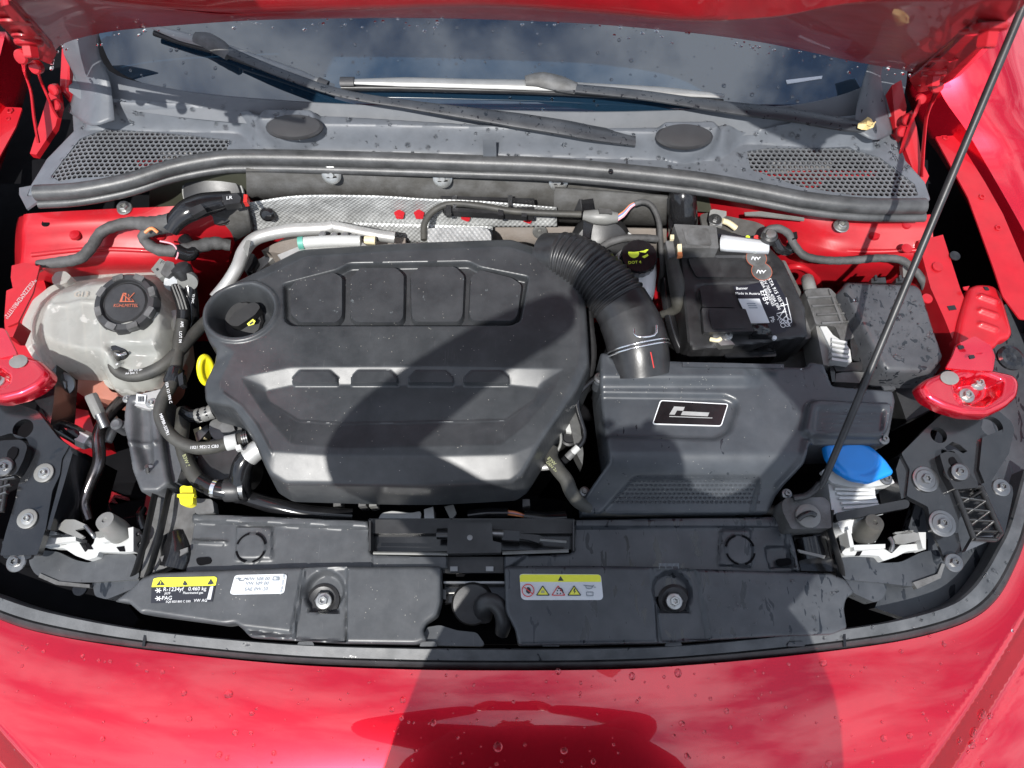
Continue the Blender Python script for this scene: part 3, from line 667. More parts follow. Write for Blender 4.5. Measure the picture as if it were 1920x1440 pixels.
# end trims at the foot of the A-pillars
loft('pillar_trim', [[(128, 210, .03), (140, 150, .075), (118, 95, .12), (128, 40, .17)], [(170, 235, .065), (180, 160, .09), (160, 100, .13), (165, 40, .175)], [(215, 225, .068), (205, 150, .095), (185, 100, .132), (185, 40, .18)]], m_cowl, cowl, n=24, m=14, thick=.002, flip=True)
loft('pillar_trim', [[(1676, 250, .035), (1660, 190, .07), (1652, 140, .105), (1668, 90, .14)], [(1640, 262, .066), (1630, 200, .085), (1632, 150, .11), (1650, 90, .145)], [(1600, 245, .067), (1608, 190, .086), (1620, 150, .112), (1640, 90, .148)]], m_cowl, cowl, n=24, m=14, thick=.002)
slab('end_gusset', [(36, 352, .012), (75, 345, .02), (78, 372, .02), (50, 392, -.03), (36, 365, -.01)], .0, .004, m_cowl, cowl, .001)
drops(cowl, [panel], [(70, 340), (150, 240), (160, 195), (640, 215), (1100, 235), (1640, 225), (1700, 300), (1735, 375), (1600, 372), (1280, 322), (900, 298), (463, 288), (330, 300)], ZC, 340, .0008, .0050, seed=3)
drops(ws, [o for o in ws.children if o.name.startswith(('glass', 'black_border'))], [(200, 60), (1640, 110), (1640, 230), (1100, 245), (500, 225), (200, 170)], .06, 260, .0008, .0035, seed=4)
def wiper(label, arm, blade, knuckle, tip):
    t = thing('windscreen_wiper', label, 'wiper', WSP(*blade[len(blade) // 2]), 'windscreen wipers')
    tube('arm', [WSP(u, v, h) for u, v, h, r_ in arm], [r_ for u, v, h, r_ in arm], m_armsteel, t, seg=10, flat=.42, n=60)
    b = [WSP(u, v, .020) for u, v in blade]
    tube('blade', b, [.004, .009, .009, .010, .009, .009, .004], m_wiper, t, seg=8, flat=.55, n=60)
    tube('blade_rubber', [p - V((0, .0035, .009)) for p in b], .0045, m_black, t, seg=8, n=50)
    k = [WSP(u, v, .026) for u, v in knuckle]
    tube('connector', k, [.009, .014, .014, .010], m_grey, t, seg=8, flat=.7, n=16)
    tube('blade_end', [WSP(*tip[0], .0215), WSP(*tip[1], .0215)], .0085, m_cowl_dark, t, seg=8, flat=.6)
    return t
wiper('wiper parked across the middle of the windscreen', [(1640, 240, .02, .012), (1560, 230, .028, .013), (1482, 216, .03, .0125), (1350, 200, .03, .010), (1200, 178, .03, .009), (1040, 162, .028, .008)],
      [(638, 153), (760, 154), (880, 157), (1000, 160), (1130, 166), (1260, 173), (1358, 180)], [(985, 152), (1010, 150), (1040, 155), (1080, 166)], [(638, 153), (664, 153)])
wiper('wiper angled up under the left bonnet edge', [(1190, 262, .014, .013), (1110, 250, .024, .015), (1045, 238, .03, .0145), (900, 216, .03, .011), (770, 197, .03, .008), (640, 175, .03, .008), (520, 135, .03, .008), (420, 92, .028, .008)],
      [(285, 50), (340, 68), (400, 84), (450, 102), (510, 122), (570, 143), (614, 160)], [(365, 70), (388, 76), (410, 88), (430, 104)], [(596, 153), (614, 160)])
lf = thing('dry_leaf', 'pale yellow dry leaf lying at the right end of the cowl', 'leaf', P(1628, 233, .07))
pts = [(1608, 240), (1609, 231), (1615, 228), (1621, 224), (1627, 219), (1633, 222), (1636, 227), (1640, 232), (1638, 238), (1632, 241), (1625, 244), (1616, 243)]
c = P(1625, 233, .088); ring = [W(p, .082 + .004 * math.sin(i * 1.7)) for i, p in enumerate(pts)]
mesh('blade', ring + [c], [(i, (i + 1) % 12, 12) for i in range(12)], m_leaf, lf, 0)
tube('stalk', [c, P(1634, 236, .09), P(1642, 228, .094)], .0008, m_leaf, lf, seg=6)
# ------------------------------------------------------------------ bonnet, hinges, prop rod
bon = thing('bonnet', 'raised red bonnet, its wet rear edge hanging over the windscreen', 'bonnet', PY(960, 30, .44))
e0 = [(95, 122), (112, 86), (190, 62), (300, 50), (480, 38), (700, 34), (900, 36), (1150, 48), (1400, 75), (1600, 115), (1718, 138), (1745, 168)]
e1 = [(-40, -20), (60, -12), (200, 2), (300, 14), (433, 25), (640, 22), (900, 14), (1100, 26), (1280, 40), (1440, 34), (1600, 8), (1930, 0)]
def up(c, dv, y): return [PY(u, v - dv, y) for u, v in c]
def under(u, v, a, k=1.25):
    d = ray(u, v); m_ = d.z / d.y; y = (a.z + k * a.y - CAM.z + m_ * CAM.y) / (m_ + k); return PY(u, v, y)
r0 = up(e0, 0, .435); r1 = [under(u, v, a) for (u, v), a in zip(e1, r0)]
r1b = [p + V((0, -.004, .004)) for p in r1]
fi = math.radians(80)
def rise(r_, s): return [p + V((0, -math.cos(fi) * s, math.sin(fi) * s)) for p in r_]
bow = lambda r_, k: [p + V((0, -k * (1 - (p.x / .8) ** 2), 0)) for p in r_]
loft('rear_flange', [r0, [a * .5 + b * .5 + V((0, 0, -.002)) for a, b in zip(r0, r1)], r1], m_redin, bon, n=90, m=8)
inner = loft('inner_panel', [r1, bow(rise(r1b, .012), .006), bow(rise(r1b, .07), .012), bow(rise(r1b, .3), .02), rise(r1b, .6), rise(r1b, .9)], m_redin, bon, n=90, m=70, smooth=40)
mat_pts = [bow([p + V((0, -.010, 0)) for p in rise(r1b, s_)], .02) for s_ in (.10, .11, .3, .6, .84)]
loft('insulation_mat', [[p for p in c_ if abs(p.x) < .56] for c_ in mat_pts], m_felt, bon, n=40, thick=.006)
outer = loft('outer_skin', [[p + V((0, .001, .001)) for p in r0], [p + V((0, .006, .004)) for p in r0], [p + V((0, .004, .03)) for p in r0], rise([p + V((0, .02, .02)) for p in r0], .45), rise([p + V((0, .01, .0)) for p in r0], .95)], m_red, bon, n=90, m=30, flip=True)
tube('hem', [p + V((0, .004, .002)) for p in r0], .002, m_redin, bon, seg=8, n=90)
R = random.Random(11); vs_, fs = [], []
cc = cat(r0, 400)
for k in range(150):
    i = R.randrange(400); h = V(cc[i]) + V((0, R.uniform(-.02, .002), -.003 if R.random() < .6 else R.uniform(0, .02))); s = .0008 + .0022 * R.random() ** 2
    b = len(vs_); vs_ += [h + V((v.x * s, v.y * s, -v.z * s * 1.4)) for v in DV]; fs += [tuple(q + b for q in f) for f in DF]
mesh('water_drops', vs_, fs, m_drop, bon, 180, kind='stuff')
def FL(u, v, off=0.0):
    """point on the sloping underside of the bonnet, off metres below it"""
    k = 1.25; d = ray(u, v); m_ = d.z / d.y; z0 = (.150 if u < 960 else .122) - off * 1.6
    y = (z0 + k * .435 - CAM.z + m_ * CAM.y) / (m_ + k); return PY(u, v, y)
FN = V((0, -1.25, -1)).normalized()
def pressed(name, pts, off, th, par):
    top = [FL(u, v, off) for u, v in fillet(pts, 5, 3)]; n_ = len(top); bot = [p - FN * th for p in top]
    return mesh(name, top + bot, [tuple(range(n_)), tuple(range(2 * n_ - 1, n_ - 1, -1))] + [((i + 1) % n_, i, i + n_, (i + 1) % n_ + n_) for i in range(n_)], m_redin, par, 30)
def hinge(label, plate, rib, bolts, washers, links, lower, plugs, post):
    t = bpy.data.objects.new('bonnet_hinge', None); COL.objects.link(t); t.parent = bon; t.empty_display_size = .02; t.location = FL(*plate[4]) - wloc(bon); t['label'] = label
    pressed('mounting_plate', plate, .006, .003, t); pressed('plate_rib', rib, .010, .004, t)
    for u, v in washers: lathe('washer', FL(u, v, .008), [(.0135, 0), (.0135, .002), (.009, .003)], m_redin, t, axis=tuple(FN), seg=20)
    for u, v in bolts: inst(B_RED, 'bolt', FL(u, v, .010), t, FN.to_track_quat('Z', 'Y'), (.95, .95, 1.7))
    for l in links:
        a, b = FL(*l[0][:2], .010), W(l[-1]); c_ = [a] + [W(p) for p in l[1:-1]] + [b]
        tube('link', c_, [.0082, .0058, .0050, .0052, .0066], m_redin, t, seg=10, flat=.38, up=(1, .2, .2))
    slab('body_bracket', lower, .0, .010, m_redin, t, .002); slab('body_post', post, .05, .03, m_redin, t, .003)
    for p in plugs: lathe('pivot_pin', FL(*p[:2], .014) if len(p) == 2 else p, [(.0085, -.004), (.0085, .003), (.0068, .005), (.002, .0055)], m_redin, t, axis=(-.1, -.75, .5), seg=20)
hinge('red bonnet hinge beside the left pillar', [(-12, 4), (22, 0), (62, 42), (100, 84), (107, 100), (94, 121), (60, 106), (0, 46)], [(0, 12), (18, 8), (96, 94), (90, 106), (66, 86)], [(54, 76)], [(50, 66), (28, 40)],
      [[(42, 106), (47, 138, .10), (58, 172, .08), (64, 222, .05), (72, 266, .02)], [(68, 124), (76, 150, .09), (88, 178, .075), (100, 204, .05), (108, 218, .035)]],
      [(94, 166, .065), (108, 156, .07), (114, 194, .05), (104, 236, .02), (68, 290, -.01), (56, 288, -.01), (74, 238, .015)], [(42, 106), (68, 126), (102, 168, .075), (106, 196, .055)], [(116, 92, .10), (130, 84, .11), (131, 150, .08), (124, 176, .06), (112, 168, .06)])
hinge('red bonnet hinge behind the prop rod', [(1704, 148), (1722, 136), (1822, 40), (1868, 24), (1892, 34), (1852, 92), (1800, 142), (1752, 168), (1720, 174)], [(1724, 148), (1830, 46), (1840, 56), (1736, 160)], [(1856, 46), (1752, 134)], [(1832, 56), (1770, 110), (1752, 128)],
      [[(1758, 162), (1750, 186, .10), (1738, 216, .085), (1732, 270, .05), (1728, 330, .01)], [(1726, 186), (1718, 208, .09), (1706, 234, .075), (1696, 262, .05), (1690, 284, .03)]],
      [(1694, 218, .06), (1710, 206, .065), (1720, 244, .045), (1728, 300, .02), (1742, 330, .0), (1734, 348, -.01), (1712, 318, .01), (1694, 270, .03)], [(1756, 162), (1726, 186), (1702, 224, .075), (1692, 246, .06)], [(1672, 160, .09), (1690, 150, .10), (1700, 200, .07), (1690, 260, .04), (1680, 250, .04)])
rod = thing('bonnet_prop_rod', 'thin black prop rod holding the bonnet up on the right', 'prop rod', P(1500, 935, -.06))
rb, rt = P(1548, 893, -.03), PY(1915, 20, .35)
tube('rod', [P(1488, 934, -.055), P(1510, 930, -.052), P(1528, 918, -.046), P(1540, 902, -.036), rb, rb.lerp(rt, .3), rb.lerp(rt, .6), rt, rb.lerp(rt, 1.14)], .0049, m_black, rod, seg=14, n=110)
slab('pivot_cover', [(1466, 944), (1472, 934), (1545, 932), (1556, 942), (1560, 990), (1484, 992), (1468, 960)], -.062, .05, m_grey, rod, .004, r=5)
lathe('grommet', (1514, 968, -.0605), [(.017, 0), (.017, .004), (.012, .006), (.004, .005)], m_buff, rod, seg=24)
tube('rod_end', [(1496, 974, -.056), (1506, 966, -.053), (1520, 962, -.052), (1528, 966, -.055)], .004, m_gloss, rod, seg=8)
slab('latch_clip', [(1566, 962), (1698, 936), (1706, 941), (1704, 952), (1570, 978)], -.055, .014, m_gloss, rod, .005, r=5)
# ================================================================== engine top cover
ec = thing('engine_cover', 'large dark grey plastic engine cover in the middle of the bay', 'engine cover', P(760, 700, -.1))
out_ec = [(562, 470), (760, 457), (958, 450), (1000, 464), (1094, 524), (1102, 640), (1104, 690), (1082, 738), (1016, 836), (982, 892), (960, 908), (800, 914), (535, 910), (506, 893), (478, 825), (442, 772), (388, 758), (386, 725), (402, 690), (412, 664), (398, 650), (384, 615), (385, 582), (402, 555), (440, 534)]
plat = [(572, 480), (760, 468), (953, 461), (994, 474), (1082, 532), (1087, 645), (1080, 690), (1044, 765), (1000, 835), (963, 850), (800, 854), (640, 853), (508, 845), (480, 792), (455, 757), (425, 742), (408, 722), (424, 690), (440, 660), (410, 640), (398, 610), (400, 582), (414, 560), (448, 543)]
rec1 = [(527, 530), (632, 502), (652, 490), (880, 486), (899, 497), (994, 516), (978, 603), (956, 612), (545, 612), (530, 602)]
rec2 = [(450, 707), (545, 688), (760, 687), (1060, 691), (1034, 738), (988, 795), (940, 834), (640, 840), (545, 832), (496, 775)]
floor2 = [(492, 729), (548, 717), (955, 717), (1011, 723), (1004, 744), (948, 783), (640, 789), (556, 784), (502, 751)]
feats = [('fn', lambda X, Y, H, D: H - .05 * np.clip(Y - .08, 0, 1) ** 1.3), ('slope', plat, .46, 8), ('rim', .006, .006), ('in', rec1, -.013, .006, 8), ('basin', rec2, floor2, .0105, 8), ('line', [(502, 752), (556, 785), (640, 790), (948, 784), (1004, 745)], .0012, .0016)]
for a, b in ((547, 633), (656, 746), (763, 851), (868, 956)):
    feats.append(('lift', [(a, 719), (a, 706), (a + 15, 693), (b - 15, 693), (b, 706), (b, 719)], -.0004, .0022, 2))
feats += [('disc', (450, 582), .060, .054, .004, .06), ('disc', (450, 582), .053, .047, -.056, .40),
          ('line', [(418, 738), (452, 762), (482, 800), (508, 850)], .0015, .004), ('line', [(500, 902), (540, 905), (800, 908), (955, 903)], -.002, .003)]
relief('shell', m_cover, ec, out_ec, 0, feats, step=.0017, bot=.085, flare=.010, r=7, smooth=60, zo=-.02)
for poly in ([(545, 537), (557, 525), (626, 511), (641, 520), (641, 592), (631, 604), (562, 604), (545, 589)], [(657, 522), (675, 503), (742, 502), (757, 516), (756, 594), (749, 604), (668, 604), (657, 592)],
             [(770, 516), (787, 500), (853, 500), (870, 517), (867, 592), (860, 603), (779, 603), (772, 592)], [(883, 519), (901, 506), (960, 521), (978, 534), (970, 591), (961, 601), (887, 601), (880, 590)]):
    slab('raised_panel', poly, -.0022, .018, m_panel, ec, .0085, r=6, taper=.10, seg=4)
cap = thing('oil_filler_cap', 'black oil filler cap with yellow can symbol in the cover bowl', 'filler cap', P(458, 600, -.05))
lathe('cap_disc', P(459, 604, -.056), [(.031, 0), (.031, .010), (.028, .014), (.01, .015)], m_capblack, cap, axis=(.05, -.3, 1), seg=36, wob=lambda a, h: 1 + .03 * math.cos(14 * a))
grip = slab('grip', [(428, 600, -.030), (440, 585, -.028), (468, 568, -.024), (482, 568, -.024), (488, 576, -.026), (478, 590, -.028), (446, 612, -.032), (432, 610, -.032)], -.026, .016, m_capblack, cap, .004, r=4)
flat('can_symbol', [(463, 607, -.0325), (474, 598, -.031), (479, 602, -.031), (476, 608, -.0325), (466, 611, -.0335)], -.032, m_py, grip, .0008)
flat('can_symbol_inner', [(467, 607, -.0315), (473, 602, -.0305), (475, 605, -.031), (469, 609, -.032)], -.031, m_pk, grip, .0008)
# dipstick
dp = thing('oil_dipstick', 'yellow ring handle of the oil dipstick beside the engine cover', 'dipstick', P(388, 700, -.09))
c0 = P(386, 694, -.045); ax = V((.78, -.45, .42)).normalized()
pr = []
for k in range(33):
    a = 2 * math.pi * k / 32; e1 = V((0, .72, .70)).normalized(); e1 = (e1 - ax * e1.dot(ax)).normalized(); e2 = ax.cross(e1); pr.append(c0 + e1 * math.cos(a) * .021 + e2 * math.sin(a) * .0095)
tube('ring_handle', pr, .0046, m_yellow, dp, seg=10, n=60)
lathe('handle_web', c0 - ax * .002, [(.001, 0), (.019, 0), (.019, .003), (.001, .003)], m_yellow, dp, axis=tuple(ax), seg=24, sx=.62)
tube('stem', [c0 + V((.012, -.008, -.016)), c0 + V((.02, -.006, -.05))], .0035, m_yellow, dp, seg=8)
# ================================================================== coolant reservoir
ct = thing('coolant_reservoir', 'translucent white coolant tank with black screw cap', 'coolant tank', P(190, 640, -.2))
up_o = [(62, 560), (92, 536), (130, 518), (200, 508), (275, 505), (302, 516), (318, 560), (330, 600), (334, 640), (316, 682), (300, 704), (286, 722), (255, 726), (205, 724), (196, 716), (190, 700), (186, 694), (130, 692), (96, 690), (62, 668), (46, 640), (42, 600)]
tp = [(100, 560), (150, 540), (215, 528), (270, 530), (296, 560), (304, 600), (290, 640), (262, 690), (226, 690), (200, 655), (130, 650), (82, 630), (80, 590)]
body_t = relief('upper_shell', m_tank, ct, up_o, -.03, [('plateau', tp, .055, 22), ('rim', .012, .014), ('in', [(196, 640), (290, 640), (300, 700), (262, 720), (206, 716)], -.026, .012, 10),
    ('fn', lambda X, Y, H, D: H + .0016 * np.sin(X * 150) * SS(D / .03)), ('disc', (245, 572), .048, .046, .008, .12), ('line', [(95, 575), (160, 566), (235, 563)], .003, .006)], step=.003, bot=.085, flare=.002, r=6, smooth=70, zo=-.075)
slab('weld_flange', [(p[0] + (p[0] - 190) * .006, p[1] + (p[1] - 610) * .01 + 3) for p in up_o], -.113, .006, m_tank, ct, .002, r=6)
slab('lower_shell', [(p[0], p[1] + 3) for p in up_o], -.121, .085, m_tankside, ct, .01, r=10, taper=-.05)
for k in range(5): slab('inner_baffle', [(92 + 30 * k, 560 + (k % 2) * 8), (95 + 30 * k, 560 + (k % 2) * 8), (104 + 30 * k, 672), (101 + 30 * k, 672)], -.075, .044, m_tankside, ct, 0)
slab('coolant_level', [(112, 700), (194, 704), (206, 734), (250, 742), (290, 726), (330, 660), (322, 720), (296, 748), (240, 756), (150, 740)], -.128, .05, m_coolant, ct, .006, r=8)
slab('corner_lug', [(96, 522), (104, 510), (122, 508), (134, 518), (122, 532), (100, 534)], -.06, .03, m_tank, ct, .004, r=5)
slab('side_lug', [(318, 584), (330, 580), (334, 600), (334, 618), (322, 620)], -.07, .02, m_white, ct, .002, r=2)
cc = P(241, 572, -.026)
capw = lathe('screw_cap', cc, [(.046, -.008), (.0475, 0), (.0475, .008), (.044, .013), (.036, .014), (.034, .008), (.033, .008), (.030, .011), (.01, .0115)], m_black, ct, axis=(0, -.12, 1), seg=72, wob=lambda a, h: 1 + (.035 * (1 if math.cos(8 * a) > .1 else -1) if .004 > h > -.002 else 0))
for k in range(8):
    a = 2 * math.pi * (k + .5) / 8; p = cc + V((math.cos(a) * .041, math.sin(a) * .041, .0125 - .12 * math.sin(a) * -.041))
    o = slab('grip_rib', [tuple(PX(*(p + V((dx * math.cos(a) - dy * math.sin(a), dx * math.sin(a) + dy * math.cos(a), 0))))) + (p.z + .003,) for dx, dy in ((-.004, -.008), (.005, -.008), (.005, .008), (-.004, .008))], p.z, .008, m_grey, capw, .0016, r=2)
ts = P(236, 562, -.0135)
flat('warning_triangle', [(224, 566), (231, 548), (236, 545), (252, 566)], -.0135, m_po, capw, .0006)
for q in ([(229, 564), (232, 552), (234, 552), (233, 564)], [(236, 564), (237, 549), (239, 549), (240, 564)], [(242, 564), (241, 554), (243, 554), (248, 564)]): flat('warning_mark', q, -.0125, m_pk, capw, .0006)
tube('hazard_stroke', [(230, 551, -.012), (244, 563, -.012)], .0007, m_po, capw, seg=6); tube('hazard_stroke', [(252, 549, -.012), (240, 562, -.012)], .0007, m_po, capw, seg=6)
text('cap_lettering', 'KÜHLMITTEL', (236, 573, -.0125), .0075, m_po, capw, squeeze=.85)
text('moulded_mark', 'G13', (152, 552, -.026), .013, m_tankside, ct)
lathe('outlet_neck', P(222, 664, -.075), [(.014, 0), (.014, .012), (.010, .016), (.010, .03)], m_tank, ct, axis=(.05, -.6, .5), seg=20)
# level sensor / connector behind the tank
sn = thing('coolant_sensor_plug', 'grey square plug at the back of the coolant tank', 'plug', P(305, 512, -.06))
slab('housing', [(283, 505), (300, 484), (314, 492), (310, 516), (298, 522)], -.028, .04, m_buff, sn, .003)
slab('latch', [(300, 512), (312, 488), (326, 492), (328, 504), (314, 520)], -.022, .03, m_grey, sn, .004, r=3)
slab('window', [(292, 504), (296, 502), (298, 506), (294, 508)], -.0275, .002, m_gloss, sn, 0)
text('moulding', 'P', (303, 492, -.0215), .009, m_gloss, sn, rot=-20)
# ================================================================== hoses on the left side
def hose(name, label, pts, r_, m=m_rubber, catg='hose', printed=(), group=None, **k):
    t = thing(name, label, catg, W(pts[len(pts) // 2]), group); tube('hose', pts, r_, m, t, **k)
    for s, p, sz, rt, mm in printed: text('printed_mark', s, p, sz, mm, t, rot=rt)
    return t
h = hose('coolant_hose', 'thick black hose looping from the tank outlet to the engine cover', [(228, 654, -.052), (216, 668, -.050), (214, 684, -.055), (224, 698, -.060), (248, 705, -.060), (276, 700, -.058), (308, 684, -.056), (336, 658, -.06), (362, 628, -.07), (392, 598, -.08)],
         [.009, .0092, .0095, .0097, .0098, .0098, .0098, .0098, .0098, .0098], printed=[('1EA 121 081 BF', (258, 694, -.0495), .0042, 4, m_pw), ('AA 5K0  PA6 EPDM', (257, 699, -.0495), .0042, 4, m_pw), ('8', (219, 683, -.044), .006, -40, m_pw)])
tube('spring_clamp', [(216, 662, -.042), (224, 666, -.038), (236, 662, -.042)], .0022, m_chrome, h, seg=8)
lathe('connector', (226, 655, -.056), [(.013, 0), (.015, .002), (.015, .012), (.011, .016)], m_gloss, h, axis=(.2, -.5, .6), seg=18)
h = hose('coolant_hose', 'ribbed black hose with a white band right of the tank cap', [(330, 520, -.05), (334, 545, -.05), (344, 575, -.06), (342, 610, -.07), (336, 640, -.075)], .0105, m_gloss)
h2 = hose('coolant_hose', 'braided black hose standing behind the coolant tank', [(345, 500, -.04), (352, 520, -.045), (358, 555, -.06), (360, 600, -.085), (352, 640, -.1)], .0112, m_gloss, printed=[('V2 SAIC', (362, 560, -.046), .0048, -88, m_pw)])
lathe('end_cap', (340, 506, -.028), [(.014, -.012), (.0155, 0), (.014, .006), (.006, .008)], m_black, h2, axis=(-.2, .4, .9), seg=20); lathe('clamp', (353, 524, -.04), [(.0152, 0), (.0152, .008)], m_buff, h2, axis=(.1, -.5, .3), seg=20)
lathe('white_band', (326, 528, -.044), [(.0142, 0), (.0142, .008)], m_paper, h, axis=(.1, -.5, .1), seg=20)
for dx in (-6, 0, 6): tube('rib', [(328 + dx, 534, -.036), (338 + dx, 560, -.040), (344 + dx, 580, -.046)], .0012, m_buff, h, seg=6)
h = hose('heater_hose', 'long printed rubber hose curving down to a white clamp', [(342, 600, -.055), (336, 640, -.06), (330, 690, -.055), (322, 720, -.05), (305, 750, -.045), (300, 778, -.045), (312, 806, -.045), (336, 828, -.045), (368, 840, -.045), (402, 838, -.046), (430, 830, -.05), (460, 820, -.055)], .0093, printed=[
    ('1EA 121 096 C', (316, 736, -.0375), .0058, -70, m_pw), ('MRPBR-557R1', (308, 796, -.0355), .0062, -62, m_pw), ('1021 9E212 CB3', (383, 838, -.0355), .0060, 3, m_pw), ('LOT 04', (338, 632, -.0490), .0062, -82, m_pw), ('APE', (341, 608, -.0455), .0062, -82, m_pw)])
lathe('white_clamp', (434, 829, -.0505), [(.0108, -.008), (.0112, -.007), (.0112, .007), (.0108, .008)], m_white, h, axis=(.85, .25, -.1), seg=24); slab('clamp_ear', [(440, 836), (450, 833), (453, 842), (443, 845)], -.038, .008, m_white, h, .001)
for k in range(3): lathe('end_ring', (454 + k * 4, 822 - k, -.054), [(.0100, 0), (.0100, .0018)], m_bolt, h, axis=(.85, .25, -.1), seg=20)
lathe('joint_sleeve', (326, 706, -.052), [(.0115, -.012), (.0125, -.008), (.0125, .01), (.0115, .013)], m_gloss, h, axis=(.15, .7, .05), seg=20); slab('joint_clip', [(333, 704), (342, 698), (344, 720), (336, 724)], -.042, .014, m_gloss, h, .002)
h = hose('return_hose', 'khaki rubber hose with yellow print under the heater hose', [(345, 770, -.11), (342, 800, -.10), (340, 830, -.095), (352, 868, -.09), (372, 900, -.085), (400, 915, -.085)], .0112, m_rubber, printed=[('B3W 50810', (352, 872, -.0775), .0075, -62, m_pkhaki)])
tube('dark_sleeve', [(374, 902, -.085), (400, 916, -.086), (425, 921, -.088), (452, 918, -.09)], .0130, m_gloss, h, seg=16)
lathe('wire_clamp', (404, 916, -.086), [(.0138, -.003), (.0138, .003)], m_chrome, h, axis=(.9, -.2, 0), seg=20)
h = hose('turbo_pipe', 'grey curved pipe bending down left of the engine cover front', [(492, 838, -.06), (470, 852, -.065), (455, 872, -.07), (450, 900, -.085), (450, 930, -.11)], [.0135, .0142, .015, .016, .016], m_gloss, 'pipe')
tube('bare_section', [(496, 836, -.0595), (480, 845, -.062), (466, 857, -.066)], .0148, m_alu, h, seg=16)
lathe('coupling', (437, 918, -.092), [(.016, -.012), (.018, -.01), (.018, .006), (.016, .012)], m_black, h, axis=(.9, 0, 0), seg=24); lathe('coupling', (456, 915, -.092), [(.015, -.006), (.0165, -.004), (.0165, .004)], m_bolt, h, axis=(.9, 0, 0), seg=24)
hose('radiator_hose', 'blue grey hose running right along the slam panel', [(455, 930, -.12), (480, 938, -.118), (520, 950, -.118), (580, 962, -.125), (660, 968, -.14)], .0118, m_gloss)
h = hose('vacuum_hose', 'short mesh sleeved hose under the engine cover edge', [(345, 772, -.10), (362, 780, -.095), (386, 776, -.09), (412, 764, -.09)], .0105, m_gloss)
tube('mesh_sleeve', [(370, 780, -.0935), (386, 776, -.0905), (400, 771, -.0895)], .0112, m_buff, h, seg=12, rf=lambda t: 1 + .06 * math.sin(t * 60))
# ------------------------------------------------------------------ engine flank
eb = thing('engine_block', 'metal engine block glimpsed under and around its cover', 'engine', P(760, 700, -.35))
slab('block', [(430, 560), (560, 480), (1010, 470), (1085, 560), (1085, 760), (980, 900), (560, 900), (450, 790)], -.12, .3, m_iron, eb, .02, r=20)
slab('manifold', [(500, 930), (650, 925), (960, 925), (1070, 940), (1080, 1010), (480, 1000)], -.22, .1, m_dark, eb, .01)
slab('alternator_rim', [(715, 962), (735, 958), (770, 962), (790, 958), (788, 978), (706, 980)], -.135, .05, m_alu, eb, .004, r=6); slab('throttle_flange', [(795, 955), (812, 950), (815, 980), (796, 980)], -.13, .05, m_alu, eb, .004)
slab('bracket_leaf', [(833, 950), (850, 946), (856, 962), (846, 976)], -.125, .01, m_buff, eb, .003)
for u in (625, 672, 692, 980): slab('wiring_plug', [(u, 936), (u + 13, 936), (u + 14, 948), (u, 950)], -.13, .03, m_grey if u != 692 else m_buff, eb, .002)
for k, mm in enumerate((m_wire_o, m_wire_p, m_buff, m_wire_o)): tube('loom_wire', [(950, 958 + 2 * k, -.13), (965, 960 + 2 * k, -.128), (985, 966 + k, -.132)], .0014, mm, eb, seg=6)
tube('loom_sleeve', [(880, 966, -.14), (915, 962, -.132), (952, 962, -.132)], .008, m_gloss, eb, seg=10); tube('loom_sleeve', [(982, 968, -.134), (1020, 972, -.135), (1060, 970, -.14)], .010, m_gloss, eb, seg=10)
slab('filter_housing', [(392, 790), (415, 782), (448, 788), (456, 810), (440, 826), (404, 826), (392, 812)], -.10, .10, m_grey, eb, .006, r=10); slab('filter_hex', [(410, 800), (418, 792), (436, 794), (440, 806), (430, 812), (416, 812)], -.092, .012, m_grey, eb, .002)
lathe('pump_body', (425, 868, -.13), [(.038, -.06), (.038, .02), (.034, .026), (.01, .027)], m_black, eb, seg=28); lathe('pump_band', (425, 872, -.125), [(.0385, -.002), (.0385, .004)], m_bolt, eb, seg=28)
slab('pulley_tab', [(362, 805), (376, 800), (384, 820), (370, 832)], -.12, .03, m_cream, eb, .002); slab('sensor_wire_guard', [(366, 812), (388, 796), (392, 806), (372, 828)], -.115, .02, m_bolt, eb, .003)
for p in ((372, 860), (386, 888), (376, 876)): bolt(eb, p + (-.12,), B_GREY, .9, axis=(-.3, -.4, .8))
tube('turbo_feed_pipe', [(404, 560, -.06), (428, 530, -.055), (446, 500, -.05), (458, 470, -.05), (482, 446, -.05), (540, 432, -.05), (610, 428, -.05), (624, 424, -.05)], .0108, m_alu, eb, seg=14); tube('turbo_feed_pipe', [(620, 424, -.05), (660, 432, -.05), (700, 440, -.05), (740, 446, -.055)], .0095, m_alu, eb, seg=12)
slab('pipe_label', [(456, 464), (462, 450), (470, 452), (464, 482)], -.0355, .001, m_buff, eb, 0)
slab('rear_plenum', [(490, 470), (545, 440), (620, 440), (760, 446), (760, 470), (560, 480)], -.09, .05, m_brown, eb, .006)
tube('injector_rail', [(568, 455, -.03), (620, 452, -.03), (676, 452, -.032)], .0092, m_white, eb, seg=12); tube('rail_plug', [(560, 456, -.03), (570, 455, -.03)], .0105, mat('green_plug', (.1, .35, .28), .5), eb, seg=10)
slab('plenum_lip', [(520, 478), (560, 462), (680, 455), (690, 462), (560, 474), (530, 490)], -.035, .01, m_alu, eb, .003); tube('rail_end', [(684, 450, -.04), (704, 451, -.04)], .007, m_cream, eb, seg=10)
for u, v in ((628, 446), (648, 446), (662, 450), (606, 444)): lathe('rail_union', (u, v, -.04), [(.006, 0), (.006, .008), (.004, .010)], m_zinc, eb, seg=12)
slab('exhaust_cover', [(800, 428), (900, 424), (920, 432), (922, 456), (800, 456)], -.05, .03, m_shield, eb, .008, r=10)
slab('vent_part', [(455, 480), (475, 474), (486, 490), (470, 512), (455, 506)], -.10, .03, m_gloss, eb, .006, r=6); slab('vent_part', [(470, 494), (500, 478), (512, 484), (482, 512)], -.11, .02, m_alu, eb, .004)
